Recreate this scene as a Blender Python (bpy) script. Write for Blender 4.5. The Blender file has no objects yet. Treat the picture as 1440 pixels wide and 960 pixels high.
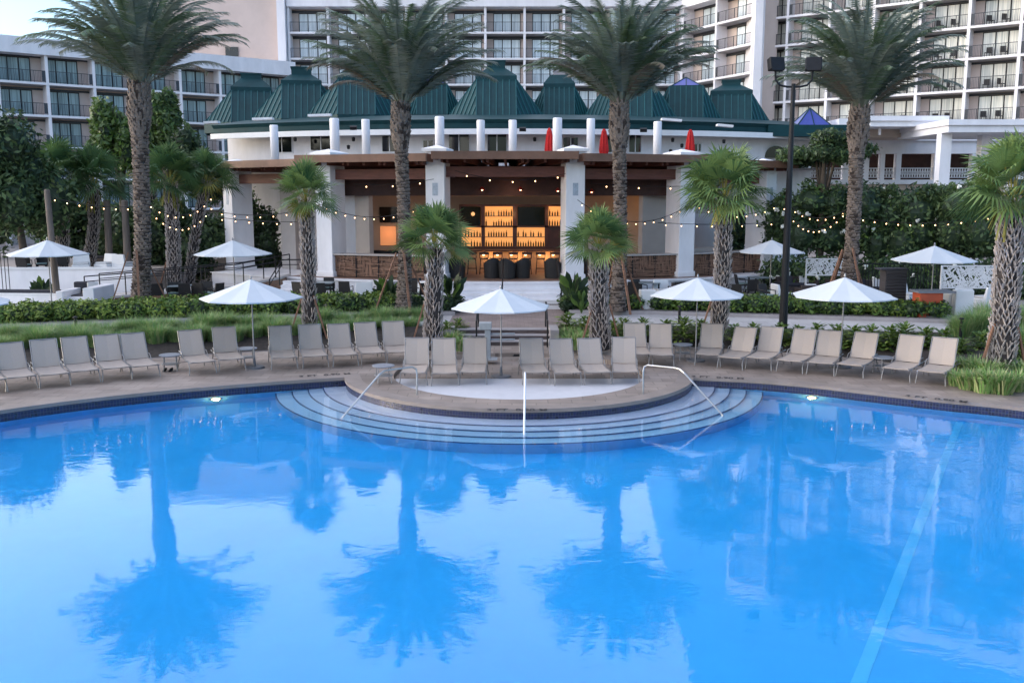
import bpy, math, random
import numpy as np
from mathutils import Vector, Matrix
from mathutils.geometry import tessellate_polygon
random.seed(7); RNG = np.random.default_rng(11)
S = bpy.context.scene; COL = S.collection
rad = math.radians
# ------------------------------------------------------------------ camera model (used to survey positions)
F = 1340.0; YH = 275.0; HC = 5.35
PITCH = math.atan((480 - YH) / F); CP, SP = math.cos(PITCH), math.sin(PITCH)
def ray(px, py):
    u = (px - 720) / F; v = (480 - py) / F
    return (u, CP + v * SP, -SP + v * CP)
def G(px, py, z):
    d = ray(px, py); t = (z - HC) / d[2]; return (d[0] * t, d[1] * t, z)
def P(px, py, Y):
    d = ray(px, py); t = Y / d[1]; return (d[0] * t, Y, HC + d[2] * t)
def ZY(py, Y): return P(720, py, Y)[2]
def floor_under_water(px, py, depth):
    d = Vector(ray(px, py)); g = Vector(G(px, py, 0)); h = Vector((d[0], d[1], 0)); L = h.length
    si = L / d.length; st = si / 1.333; return g + h.normalized() * depth * st / math.sqrt(1 - st * st) + Vector((0, 0, -depth))

# ------------------------------------------------------------------ materials
MATS = {}
def mat(name, col, rough=.6, var=.12, scale=3., bump=0., bscale=20., metal=0., spec=.5, col2=None, sub=0, stretch=None, rnd=.0, coat=0, trans=0):
    if name in MATS: return MATS[name]
    m = bpy.data.materials.new(name); m.use_nodes = True; nt = m.node_tree; N = nt.nodes; L = nt.links
    b = N['Principled BSDF']; b.inputs['Roughness'].default_value = rough; b.inputs['Metallic'].default_value = metal
    b.inputs['Specular IOR Level'].default_value = spec
    if coat: b.inputs['Coat Weight'].default_value = coat
    tc = N.new('ShaderNodeTexCoord'); src = tc.outputs['Object']
    if stretch:
        mp = N.new('ShaderNodeMapping'); mp.inputs['Scale'].default_value = stretch; L.new(src, mp.inputs['Vector']); src = mp.outputs[0]
    n = N.new('ShaderNodeTexNoise'); n.inputs['Scale'].default_value = scale; n.inputs['Detail'].default_value = 5; n.inputs['Roughness'].default_value = .65
    L.new(src, n.inputs['Vector'])
    r = N.new('ShaderNodeValToRGB'); c2 = col2 or tuple(min(1, c * (1 + var)) for c in col); c1 = col if col2 else tuple(c * (1 - var) for c in col)
    r.color_ramp.elements[0].position = .33; r.color_ramp.elements[1].position = .67
    r.color_ramp.elements[0].color = (*c1, 1); r.color_ramp.elements[1].color = (*c2, 1)
    L.new(n.outputs['Fac'], r.inputs[0]); out = r.outputs[0]
    if rnd:
        oi = N.new('ShaderNodeObjectInfo'); hs = N.new('ShaderNodeHueSaturation'); mr = N.new('ShaderNodeMapRange')
        mr.inputs[3].default_value = 1 - rnd; mr.inputs[4].default_value = 1 + rnd
        L.new(oi.outputs['Random'], mr.inputs[0]); L.new(mr.outputs[0], hs.inputs['Value']); L.new(out, hs.inputs['Color']); out = hs.outputs[0]
    L.new(out, b.inputs['Base Color'])
    if bump:
        n2 = N.new('ShaderNodeTexNoise'); n2.inputs['Scale'].default_value = bscale; n2.inputs['Detail'].default_value = 4; L.new(src, n2.inputs['Vector'])
        bp = N.new('ShaderNodeBump'); bp.inputs['Strength'].default_value = bump; bp.inputs['Distance'].default_value = .02
        L.new(n2.outputs['Fac'], bp.inputs['Height']); L.new(bp.outputs[0], b.inputs['Normal'])
    MATS[name] = m; return m
def emis(name, col, s):
    m = bpy.data.materials.new(name); m.use_nodes = True; nt = m.node_tree; b = nt.nodes['Principled BSDF']
    b.inputs['Base Color'].default_value = (*col, 1); b.inputs['Emission Color'].default_value = (*col, 1); b.inputs['Emission Strength'].default_value = s
    MATS[name] = m; return m
def brick_mat(name, c1, c2, mortar, w, h, ms=.01, rough=.7, flat=False, squash=1, off=.5, bump=.3, noise=.0):
    m = bpy.data.materials.new(name); m.use_nodes = True; nt = m.node_tree; N = nt.nodes; L = nt.links
    b = N['Principled BSDF']; b.inputs['Roughness'].default_value = rough
    tc = N.new('ShaderNodeTexCoord'); src = tc.outputs['Object']
    if not flat:   # wrap on vertical faces: u = x+y, v = z
        sx = N.new('ShaderNodeSeparateXYZ'); L.new(src, sx.inputs[0]); ad = N.new('ShaderNodeMath'); ad.operation = 'ADD'
        L.new(sx.outputs[0], ad.inputs[0]); L.new(sx.outputs[1], ad.inputs[1]); cb = N.new('ShaderNodeCombineXYZ')
        L.new(ad.outputs[0], cb.inputs[0]); L.new(sx.outputs[2], cb.inputs[1]); src = cb.outputs[0]
    br = N.new('ShaderNodeTexBrick'); br.inputs['Scale'].default_value = 1; br.inputs['Brick Width'].default_value = w; br.inputs['Row Height'].default_value = h
    br.inputs['Mortar Size'].default_value = ms; br.offset = off; br.inputs['Color1'].default_value = (*c1, 1); br.inputs['Color2'].default_value = (*c2, 1); br.inputs['Mortar'].default_value = (*mortar, 1)
    L.new(src, br.inputs['Vector']); out = br.outputs['Color']
    if noise:
        n = N.new('ShaderNodeTexNoise'); n.inputs['Scale'].default_value = .9; n.inputs['Detail'].default_value = 6; L.new(tc.outputs['Object'], n.inputs['Vector'])
        mr = N.new('ShaderNodeMapRange'); mr.inputs[1].default_value = .3; mr.inputs[2].default_value = .7; mr.inputs[3].default_value = 1 - noise; mr.inputs[4].default_value = 1 + noise; L.new(n.outputs['Fac'], mr.inputs[0])
        mx = N.new('ShaderNodeMix'); mx.data_type = 'RGBA'; mx.blend_type = 'MULTIPLY'; mx.inputs[0].default_value = 1
        L.new(out, mx.inputs[6]); L.new(mr.outputs[0], mx.inputs[7]); out = mx.outputs[2]
    L.new(out, b.inputs['Base Color'])
    bp = N.new('ShaderNodeBump'); bp.inputs['Strength'].default_value = bump; bp.inputs['Distance'].default_value = .01; bp.invert = True
    L.new(br.outputs['Fac'], bp.inputs['Height']); L.new(bp.outputs[0], b.inputs['Normal'])
    MATS[name] = m; return m

M = dict(
 stucco=mat('white_stucco', (.80, .78, .80), .8, .07, 1.3, .15, 60, stretch=(1, 1, .35)), white=mat('white_paint', (.74, .74, .75), .5, .04, 2),
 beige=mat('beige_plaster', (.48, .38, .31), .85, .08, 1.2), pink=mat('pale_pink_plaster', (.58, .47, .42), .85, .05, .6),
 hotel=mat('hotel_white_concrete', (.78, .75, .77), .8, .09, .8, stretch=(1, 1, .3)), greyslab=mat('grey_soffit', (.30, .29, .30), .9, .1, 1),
 black=mat('black_metal', (.010, .010, .012), .55, .2, 5, spec=.3), dkmet=mat('dark_bronze_rail', (.03, .035, .045), .5, .2, 5),
 wicker=mat('dark_wicker', (.02, .018, .018), .7, .4, 60, .4, 90), brownwick=mat('brown_wicker', (.055, .04, .035), .7, .4, 60, .4, 90),
 sling=mat('tan_sling_fabric', (.385, .32, .275), .8, .07, 90, .25, 260, rnd=.05), alu=mat('silver_aluminium', (.27, .26, .26), .45, .08, 8, metal=.5),
 steel=mat('stainless_steel', (.42, .42, .43), .38, .05, 6, metal=1.), canvas=mat('white_canvas', (.53, .56, .59), .8, .03, 2, .1, 40),
 redcan=mat('red_canvas', (.5, .012, .012), .8, .2, 6), cushion=mat('charcoal_cushion', (.03, .03, .04), .9, .2, 8), pale=mat('pale_cushion', (.55, .55, .56), .9, .08, 4),
 green=mat('green_metal_roof', (.005, .040, .047), .6, .18, 1.4, spec=.25), greenrib=mat('green_roof_seam', (.012, .08, .088), .55, .15, 2, spec=.3),
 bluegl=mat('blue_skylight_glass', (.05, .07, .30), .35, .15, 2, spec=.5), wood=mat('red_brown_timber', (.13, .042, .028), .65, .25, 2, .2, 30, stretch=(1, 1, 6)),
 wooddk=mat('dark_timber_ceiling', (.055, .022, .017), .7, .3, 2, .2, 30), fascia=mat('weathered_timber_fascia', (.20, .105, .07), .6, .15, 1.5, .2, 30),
 pole=mat('grey_timber_pole', (.13, .105, .09), .85, .25, 3, .3, 30, stretch=(6, 6, .6)), brace=mat('timber_brace', (.20, .10, .06), .8, .3, 4),
 trunk_date=mat('date_palm_bark', (.055, .04, .034), .95, .35, 6, .8, 30), boot_date=mat('date_palm_boot', (.19, .15, .125), .9, .35, 9, .5, 30),
 trunk_sab=mat('sabal_bark', (.04, .032, .03), .95, .3, 6, .6, 30), boot_sab=mat('sabal_boot', (.37, .32, .295), .9, .5, 7, .5, 40),
 bark=mat('tree_bark', (.10, .075, .055), .9, .3, 5, .6, 20),
 mulch=mat('dark_mulch_soil', (.035, .027, .022), .95, .5, 7, .8, 30), path=mat('pale_concrete_path', (.5, .47, .46), .8, .10, 1.2, .1, 50),
 curb=mat('grey_stone_kerb', (.33, .30, .30), .8, .12, 2, .2, 40), lawn=mat('ground_green', (.05, .065, .035), .95, .4, 1, .4, 10),
 orange=mat('orange_red_panel', (.42, .075, .03), .6, .2, 2), screen=mat('black_glass', (.006, .007, .01), .08, .1, 2),
 lattice=mat('white_lattice_metal', (.66, .66, .67), .5, .05, 2), terrace=mat('terrace_pavers', (.33, .29, .27), .8, .12, 1.5, .15, 30),
 slats=mat('dark_slats', (.045, .04, .045), .6, .3, 3, stretch=(.3, .3, 12)), terrazzo=mat('pale_terrazzo', (.55, .54, .56), .55, .05, 3), paint=mat('dark_marking', (.03, .025, .025), .8, .1, 5),
 floorint=mat('warm_tile_floor', (.25, .15, .11), .5, .15, 1), plaster=mat('pool_plaster', (.20, .54, .80), .8, .05, .5), lane=mat('pale_pool_stripe', (.42, .68, .86), .7, .02, 1),
 stepdk=mat('step_nosing_tile', (.035, .07, .17), .3, .3, 20), steps=mat('step_plaster', (.46, .54, .70), .7, .03, 1), fabrictable=mat('grey_green_tabletop', (.20, .24, .26), .35, .1, 3),
 curtain=None)
def leafmat(name, c, var=.35, rough=.5, c2=None, tr=.25):
    m = mat(name, c, rough, var, 1.1, col2=c2); b = m.node_tree.nodes['Principled BSDF']
    b.inputs['Specular IOR Level'].default_value = .35
    nt = m.node_tree; t = nt.nodes.new('ShaderNodeBsdfTranslucent'); mx = nt.nodes.new('ShaderNodeMixShader'); mx.inputs[0].default_value = tr
    src = b.inputs['Base Color'].links[0].from_socket; nt.links.new(src, t.inputs[0]); out = nt.nodes['Material Output']
    nt.links.new(b.outputs[0], mx.inputs[1]); nt.links.new(t.outputs[0], mx.inputs[2]); nt.links.new(mx.outputs[0], out.inputs[0]); return m
LD = [leafmat('date_frond_blue_green', (.175, .215, .18), .25), leafmat('date_frond_green', (.12, .175, .095), .3), leafmat('date_frond_pale', (.25, .275, .215), .25), leafmat('date_frond_dry', (.17, .14, .10), .3)]
LS = [leafmat('fan_leaf_bright', (.16, .235, .075), .25), leafmat('fan_leaf_green', (.10, .17, .055), .25), leafmat('fan_leaf_deep', (.06, .12, .045), .25), leafmat('fan_leaf_yellow', (.22, .20, .04), .3)]
LH = [leafmat('hedge_leaf_lime', (.22, .29, .055), .3), leafmat('hedge_leaf_green', (.10, .17, .035), .3), leafmat('hedge_leaf_dark', (.025, .05, .02), .3)]
LT = [leafmat('tree_leaf_dark', (.036, .062, .032), .35), leafmat('tree_leaf_mid', (.065, .11, .045), .35), leafmat('tree_leaf_light', (.11, .165, .06), .3)]
LG = [leafmat('grass_blade_green', (.20, .34, .10), .3), leafmat('grass_blade_blue', (.14, .27, .11), .3), leafmat('grass_blade_pale', (.40, .42, .20), .3)]
FLW = mat('white_blossom', (.75, .75, .68), .7, .1, 9)
# ------------------------------------------------------------------ mesh builder
class B:
    def __init__(s): s.v = []; s.f = []; s.m = []
    def add(s, vs, fs, m=0):
        o = len(s.v); s.v += [tuple(v) for v in vs]; s.f += [tuple(i + o for i in f) for f in fs]; s.m += [m] * len(fs); return s
    def box(s, c, d, rz=0, m=0, tilt=0):
        hx, hy, hz = d[0] / 2, d[1] / 2, d[2] / 2; R = Matrix.Rotation(rz, 3, 'Z') @ Matrix.Rotation(tilt, 3, 'X')
        vs = [Vector(c) + R @ Vector((x * hx, y * hy, z * hz)) for z in (-1, 1) for x, y in ((-1, -1), (1, -1), (1, 1), (-1, 1))]
        return s.add(vs, [(3, 2, 1, 0), (4, 5, 6, 7), (0, 1, 5, 4), (1, 2, 6, 5), (2, 3, 7, 6), (3, 0, 4, 7)], m)
    def bb(s, x0, x1, y0, y1, z0, z1, m=0): return s.box(((x0 + x1) / 2, (y0 + y1) / 2, (z0 + z1) / 2), (x1 - x0, y1 - y0, z1 - z0), 0, m)
    def bar(s, a, b, w, h=None, m=0, up=(0, 0, 1)):
        a, b = Vector(a), Vector(b); d = (b - a); 
        if d.length < 1e-6: return s
        d.normalize(); u = Vector(up)
        if abs(d.dot(u)) > .95: u = Vector((1, 0, 0))
        r = d.cross(u).normalized(); t = r.cross(d); h = h or w; r *= w / 2; t *= h / 2
        return s.add([a - r - t, a + r - t, a + r + t, a - r + t, b - r - t, b + r - t, b + r + t, b - r + t], [(0, 1, 2, 3), (7, 6, 5, 4), (0, 4, 5, 1), (1, 5, 6, 2), (2, 6, 7, 3), (3, 7, 4, 0)], m)
    def tube(s, pts, r, n=8, m=0, caps=True):
        pts = [Vector(p) for p in pts]; k = len(pts); rs = r if isinstance(r, (list, tuple)) else [r] * k; o = len(s.v); prev = None
        for i, p in enumerate(pts):
            d = (pts[min(i + 1, k - 1)] - pts[max(i - 1, 0)]).normalized()
            if prev is None: u = Vector((0, 0, 1)) if abs(d.z) < .9 else Vector((1, 0, 0)); x = d.cross(u).normalized()
            else: x = (prev - d * prev.dot(d)).normalized()
            prev = x; y = d.cross(x)
            for j in range(n): a = 2 * math.pi * j / n; s.v.append(tuple(p + (x * math.cos(a) + y * math.sin(a)) * rs[i]))
        for i in range(k - 1):
            for j in range(n): a = o + i * n + j; b_ = o + i * n + (j + 1) % n; s.f.append((a, b_, b_ + n, a + n)); s.m.append(m)
        if caps: s.f.append(tuple(o + j for j in range(n))[::-1]); s.m.append(m); s.f.append(tuple(o + (k - 1) * n + j for j in range(n))); s.m.append(m)
        return s
    def cyl(s, c, r0, z0, z1, r1=None, n=16, m=0): return s.tube([(c[0], c[1], z0), (c[0], c[1], z1)], [r0, r0 if r1 is None else r1], n, m)
    def lathe(s, c, prof, n=16, m=0): return s.tube([(c[0], c[1], z) for r, z in prof], [max(r, .001) for r, z in prof], n, m)
    def poly(s, loops, z, m=0):
        ls = [[Vector((p[0], p[1], p[2] if len(p) > 2 else z)) for p in l] for l in loops]; fl = [v for l in ls for v in l]
        fs = []
        for t in tessellate_polygon([[Vector((p.x, p.y, 0)) for p in l] for l in ls]):
            a, b, c = (fl[i] for i in t); cr = (b.x - a.x) * (c.y - a.y) - (b.y - a.y) * (c.x - a.x)
            if abs(cr) < 1e-9: continue
            fs.append(tuple(t) if cr > 0 else tuple(reversed(t)))
        return s.add(fl, fs, m)
    def wall(s, pts, z0, z1, m=0, closed=False):
        k = len(pts); vs = [(p[0], p[1], z0) for p in pts] + [(p[0], p[1], z1) for p in pts]
        return s.add(vs, [(i, (i + 1) % k, (i + 1) % k + k, i + k) for i in range(k if closed else k - 1)], m)
    def prism(s, pts, z0, z1, m=0): s.poly([pts], z1, m); s.poly([pts], z0, m); return s.wall(pts, z0, z1, m, True)
    def build(s, name, mats, parent=None, world=True, smooth=False, loc=None, bevel=0):
        if not isinstance(mats, (list, tuple)): mats = [mats]
        off = Vector((0, 0, 0)); p = parent
        if world:
            while p is not None: off += p.location; p = p.parent
        if loc is not None: off += Vector(loc)
        me = bpy.data.meshes.new(name); me.from_pydata([(v[0] - off[0], v[1] - off[1], v[2] - off[2]) for v in s.v], [], s.f)
        for q in mats: me.materials.append(q)
        if len(mats) > 1: me.polygons.foreach_set('material_index', s.m)
        if smooth: me.polygons.foreach_set('use_smooth', [True] * len(me.polygons))
        me.update(); o = bpy.data.objects.new(name, me); COL.objects.link(o); o.parent = parent
        if loc is not None: o.location = loc
        if bevel:
            md = o.modifiers.new('bevel', 'BEVEL'); md.width = bevel; md.segments = 2; md.limit_method = 'ANGLE'
        return o
def np_obj(name, V, FA, MI, mats, parent):
    me = bpy.data.meshes.new(name); off = Vector((0, 0, 0)); p = parent
    while p is not None: off += p.location; p = p.parent
    V = np.asarray(V) - np.array(off[:]); me.from_pydata(V.tolist(), [], FA.tolist() if hasattr(FA, 'tolist') else FA)
    for q in mats: me.materials.append(q)
    me.polygons.foreach_set('material_index', np.asarray(MI, dtype=np.int32)); me.update()
    o = bpy.data.objects.new(name, me); COL.objects.link(o); o.parent = parent; return o
def tag(o, label, cat, group=None, kind=None):
    if label: o['label'] = label
    if cat: o['category'] = cat
    if group: o['group'] = group
    if kind: o['kind'] = kind
    return o
def struct(o): o['kind'] = 'structure'; return o
def thing(name, loc, label, cat, group=None, rz=0):
    o = bpy.data.objects.new(name, None); COL.objects.link(o); o.location = loc; o.rotation_euler = (0, 0, rz); o.empty_display_size = .2
    return tag(o, label, cat, group)
def dup(o, parent=None):
    c = o.copy(); COL.objects.link(c); c.parent = parent
    for ch in list(o.children): dup(ch, c)
    return c
def place(proto, used, loc, rz, label, group=None, scale=None):
    o = proto if not used else dup(proto)
    o.location = loc; o.rotation_euler = (0, 0, rz); o['label'] = label
    if group: o['group'] = group
    if scale: o.scale = (scale, scale, scale)
    return o
# leaves -------------------------------------------------------------
def leaf_cloud(blobs, n, size, nm, shell=.55, flat=0., weights=None):
    """diamond leaves spread through ellipsoid clumps; returns verts, faces, material index"""
    bl = np.array(blobs, float); vol = bl[:, 3] * bl[:, 4] + bl[:, 3] * bl[:, 5] + bl[:, 4] * bl[:, 5]; pr = vol / vol.sum()
    k = RNG.choice(len(bl), n, p=pr); d = RNG.normal(size=(n, 3)); d /= np.linalg.norm(d, axis=1)[:, None]
    r = shell + (1 - shell) * RNG.random(n) ** .7; r *= 1 + .12 * RNG.normal(size=n)
    c = bl[k, :3] + d * bl[k, 3:6] * r[:, None]
    nrm = d * .8 + RNG.normal(size=(n, 3)) * .7; nrm[:, 2] += flat; nrm /= np.linalg.norm(nrm, axis=1)[:, None]
    a = np.cross(nrm, RNG.normal(size=(n, 3))); a /= np.linalg.norm(a, axis=1)[:, None]; b = np.cross(nrm, a)
    sz = size * (.6 + .8 * RNG.random(n)); a *= sz[:, None]; b *= (sz * .45)[:, None]
    V = np.stack([c - a, c - b, c + a, c + b], 1).reshape(-1, 3); Fc = np.arange(n * 4).reshape(n, 4)
    base = RNG.random(len(bl))[k] * .5 + RNG.random(n) * .5
    if weights is None: MI = np.minimum((base * nm).astype(int), nm - 1)
    else: MI = np.searchsorted(np.cumsum(weights), base * .999)
    return V, Fc, np.minimum(MI, nm - 1)

# ------------------------------------------------------------------ world, light, camera
w = bpy.data.worlds.new("World"); S.world = w; w.use_nodes = True
nt = w.node_tree; bg = nt.nodes['Background']; sky = nt.nodes.new('ShaderNodeTexSky'); sky.sky_type = 'NISHITA'; sky.sun_disc = False
SUN_EL, SUN_ROT = 14.0, 275.0
sky.sun_elevation = rad(SUN_EL); sky.sun_rotation = rad(SUN_ROT); sky.air_density = 1.0; sky.dust_density = 1.9; sky.ozone_density = 3.5; sky.altitude = 0
nt.links.new(sky.outputs[0], bg.inputs[0]); bg.inputs[1].default_value = .12
sl = bpy.data.lights.new('sun', 'SUN'); sl.energy = 1.15; sl.angle = rad(178); sl.color = (1, .92, .88)
so = bpy.data.objects.new('sun', sl); COL.objects.link(so)
sd = Vector((math.sin(rad(SUN_ROT)) * math.cos(rad(SUN_EL)), math.cos(rad(SUN_ROT)) * math.cos(rad(SUN_EL)), math.sin(rad(SUN_EL))))
so.rotation_euler = sd.to_track_quat('Z', 'Y').to_euler()
cam = bpy.data.cameras.new('camera'); cam.lens = F / 1440 * 36; cam.sensor_width = 36; cam.clip_end = 2000; cam.clip_start = .1
co = bpy.data.objects.new('camera', cam); COL.objects.link(co); co.location = (0, 0, HC); co.rotation_euler = (math.pi / 2 - PITCH, 0, 0); S.camera = co
S.view_settings.view_transform = 'Standard'; S.view_settings.look = 'None'; S.view_settings.gamma = 1; S.view_settings.exposure = 1.85
S.render.engine = 'CYCLES'; S.cycles.use_denoising = True; S.cycles.max_bounces = 10; S.cycles.transparent_max_bounces = 8; S.cycles.sample_clamp_indirect = 4; S.cycles.caustics_refractive = True; S.cycles.caustics_reflective = False; S.cycles.blur_glossy = .3

# ------------------------------------------------------------------ POOL, deck
Z_D, Z_IN, Z_P, Z_T, Z_B = .25, .13, .70, .85, 1.60
def arc(cx, cy, r, a0, a1, n): return [(cx + r * math.cos(rad(a0 + (a1 - a0) * i / n)), cy + r * math.sin(rad(a0 + (a1 - a0) * i / n))) for i in range(n + 1)]
PC = (.2, 27.55); PR = 5.02
def smooth_pts(pts, k=6):
    out = []
    for i in range(len(pts) - 1):
        p0 = pts[max(i - 1, 0)]; p1 = pts[i]; p2 = pts[i + 1]; p3 = pts[min(i + 2, len(pts) - 1)]
        for j in range(k):
            t = j / k; out.append(tuple(.5 * ((2 * p1[a]) + (-p0[a] + p2[a]) * t + (2 * p0[a] - 5 * p1[a] + 4 * p2[a] - p3[a]) * t * t + (-p0[a] + 3 * p1[a] - 3 * p2[a] + p3[a]) * t ** 3) for a in (0, 1)))
    return out + [tuple(pts[-1][:2])]
EL = smooth_pts([(-18.5, -8), (-20, 0), (-19, 10), (-15.6, 18.6), (-12.4, 22.3), (-10.0, 24.25), (-7.1, 25.75), (-4.78, 26.62)])
ER = smooth_pts([(5.15, 26.62), (6.8, 26.2), (8.2, 25.5), (9.4, 24.65), (10.95, 23.6), (12.5, 22.65), (15.6, 19.8), (19.5, 11), (20.5, 0), (19, -8)])
a0 = math.degrees(math.atan2(26.62 - PC[1], -4.78 - PC[0])); a1 = math.degrees(math.atan2(26.62 - PC[1], 5.15 - PC[0]))
if a0 > 0: a0 -= 360
PEN = arc(*PC, PR, a0, a1, 48)
POOL = EL[:-1] + PEN + ER[1:]
IN = arc(.2, 27.25, 3.62, 0, 354, 59)
deckmat = brick_mat('travertine_deck', (.285, .23, .195), (.215, .168, .14), (.13, .10, .085), .6, .4, .009, .65, flat=True, noise=.26)
b = B(); b.poly([[(-45, -16), (45, -16), (45, 33), (-45, 33)], POOL, IN], Z_D)
b.wall(IN, Z_IN - .02, Z_D, 0, True); struct(b.build('pool_deck', deckmat))
b = B(); b.poly([arc(.2, 27.25, 3.60, 0, 354, 59)], Z_IN); struct(b.build('sunken_circle_floor', deckmat))
b = B(); ang = [a for a in range(-176, -3, 4)]; fr = [(.2 + 3.56 * math.cos(rad(a)), 27.25 + 3.56 * math.sin(rad(a))) for a in ang]
b.poly([fr], Z_IN + .004); struct(b.build('pale_circle_floor', M['terrazzo']))
# coping: rounded stone nose all round the pool
def offset(pts, d):
    out = []; n = len(pts)
    for i in range(n):
        p0 = Vector(pts[(i - 1) % n][:2]); p1 = Vector(pts[i][:2]); p2 = Vector(pts[(i + 1) % n][:2]); e1 = (p1 - p0).normalized(); e2 = (p2 - p1).normalized()
        nn = Vector((-(e1 + e2).y, (e1 + e2).x)); nn = nn.normalized() if nn.length > 1e-6 else Vector((-e1.y, e1.x)); c = max(.5, nn.dot(Vector((-e1.y, e1.x)))); out.append(tuple(p1 + nn * d / c))
    return out
area = sum(POOL[i][0] * POOL[(i + 1) % len(POOL)][1] - POOL[(i + 1) % len(POOL)][0] * POOL[i][1] for i in range(len(POOL)))
sg = 1 if area > 0 else -1      # offset(+sg) goes inwards to the water
copmat = mat('coping_stone', (.235, .19, .165), .6, .14, 1.5, .25, 30)
o1 = offset(POOL, sg * .03); o0 = offset(POOL, -sg * .42)
b = B(); b.poly([o0, o1], Z_D + .006); k = len(POOL); b.wall(o1, .165, Z_D + .006, 0, True); b.wall(o0, Z_D - .02, Z_D + .006, 0, True)
b.add([(p[0], p[1], .165) for p in o1] + [(p[0], p[1], .165) for p in offset(POOL, -sg * .05)], [(i, (i + 1) % k, (i + 1) % k + k, i + k) for i in range(k)])
cop = struct(b.build('pool_coping', copmat))
tile = brick_mat('navy_waterline_tile', (.003, .0045, .03), (.006, .009, .065), (.045, .05, .08), .075, .075, .006, .25, off=0, bump=.2)
b = B(); b.wall(POOL, -.17, .18, 0, True); tb_ = struct(b.build('waterline_tile_band', tile)); uvl = tb_.data.uv_layers.new(name='UVMap'); acc = [0.]
for i in range(len(POOL)): acc.append(acc[-1] + math.dist(POOL[i], POOL[(i + 1) % len(POOL)]))
for pi_, pg in enumerate(tb_.data.polygons):
    for li, vi in zip(pg.loop_indices, pg.vertices):
        top = vi >= len(POOL); e_ = vi % len(POOL); u_ = acc[pi_] if e_ == pi_ % len(POOL) else acc[pi_ + 1]; uvl.data[li].uv = (u_, .35 if top else 0.)
for l_ in list(tile.node_tree.links):
    if l_.to_node.type == 'TEX_BRICK' and l_.to_socket.name == 'Vector': tile.node_tree.links.remove(l_)
un_ = tile.node_tree.nodes.new('ShaderNodeUVMap'); bt_ = [n for n in tile.node_tree.nodes if n.type == 'TEX_BRICK'][0]; tile.node_tree.links.new(un_.outputs[0], bt_.inputs['Vector'])
DEP = 1.15
b = B(); b.wall(POOL, -DEP, -.17, 0, True); b.poly([POOL], -DEP); struct(b.build('pool_basin', M['plaster']))
# pool stripe and its cousins painted on the basin floor
b = B(); A_ = floor_under_water(1350, 592, DEP); C_ = floor_under_water(1208, 958, DEP); dr = (C_ - A_).normalized(); C2 = C_ + dr * 6; n_ = Vector((-dr.y, dr.x, 0)) * .085
b.add([A_ - n_ + Vector((0, 0, .006)), A_ + n_ + Vector((0, 0, .006)), C2 + n_ + Vector((0, 0, .006)), C2 - n_ + Vector((0, 0, .006))], [(0, 1, 2, 3)]); struct(b.build('pool_floor_stripe', M['lane']))
# entry steps round the peninsula
st = thing('pool_entry_steps', (PC[0], PC[1] - PR, -DEP), 'curved white pool entry steps edged with dark tile, ringing the rounded deck', 'pool steps')
rr = [5.0, 5.66, 6.08, 6.52, 6.96]; zz = [-.03, -.14, -.25, -.36]
for i in range(4):
    b = B(); A = [a for a in range(-172, -7, 3)]
    ri, ro = rr[i] - (.02 if i else .0), rr[i + 1]
    inn = [(PC[0] + ri * math.cos(rad(a)), PC[1] + ri * math.sin(rad(a)) - .35 * 0) for a in A]; out = [(PC[0] + ro * math.cos(rad(a)), PC[1] + ro * math.sin(rad(a))) for a in A]
    k = len(A); z = zz[i]
    b.add([(p[0], p[1], z) for p in inn] + [(p[0], p[1], z) for p in out], [(j, j + 1, j + 1 + k, j + k) for j in range(k - 1)])
    b.wall(out, -DEP, z - .05)
    o = b.build('step', M['steps'], st)
    b = B(); o2 = [(PC[0] + (ro - .032) * math.cos(rad(a)), PC[1] + (ro - .032) * math.sin(rad(a))) for a in A]; o3 = [(PC[0] + (ro + .006) * math.cos(rad(a)), PC[1] + (ro + .006) * math.sin(rad(a))) for a in A]
    b.add([(p[0], p[1], z + .004) for p in o2] + [(p[0], p[1], z + .004) for p in o3], [(j, j + 1, j + 1 + k, j + k) for j in range(k - 1)]); b.wall(o3, z - .06, z + .004)
    b.build('nosing', M['stepdk'], o)
# water
wm = bpy.data.materials.new('pool_water'); wm.use_nodes = True; nt = wm.node_tree; N = nt.nodes; L = nt.links; N.remove(N['Principled BSDF'])
gl = N.new('ShaderNodeBsdfGlass'); gl.inputs['IOR'].default_value = 1.333; gl.inputs['Roughness'].default_value = .035
tc = N.new('ShaderNodeTexCoord'); mp = N.new('ShaderNodeMapping'); mp.inputs['Scale'].default_value = (1., 1.6, 1); L.new(tc.outputs['Object'], mp.inputs[0])
n1 = N.new('ShaderNodeTexNoise'); n1.inputs['Scale'].default_value = 1.5; n1.inputs['Detail'].default_value = 3; n1.inputs['Roughness'].default_value = .6; n1.inputs['Distortion'].default_value = .6; L.new(mp.outputs[0], n1.inputs['Vector'])
n2 = N.new('ShaderNodeTexNoise'); n2.inputs['Scale'].default_value = .12; L.new(tc.outputs['Object'], n2.inputs['Vector'])
mr = N.new('ShaderNodeMapRange'); mr.inputs[1].default_value = .35; mr.inputs[2].default_value = .65; mr.inputs[3].default_value = .15; mr.inputs[4].default_value = 1; L.new(n2.outputs['Fac'], mr.inputs[0])
mu = N.new('ShaderNodeMath'); mu.operation = 'MULTIPLY'; L.new(n1.outputs['Fac'], mu.inputs[0]); L.new(mr.outputs[0], mu.inputs[1])
bp = N.new('ShaderNodeBump'); bp.inputs['Strength'].default_value = 1; bp.inputs['Distance'].default_value = .0042; L.new(mu.outputs[0], bp.inputs['Height']); L.new(bp.outputs[0], gl.inputs['Normal'])
va = N.new('ShaderNodeVolumeAbsorption'); va.inputs['Color'].default_value = (.05, .80, .99, 1); va.inputs['Density'].default_value = .7
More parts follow.
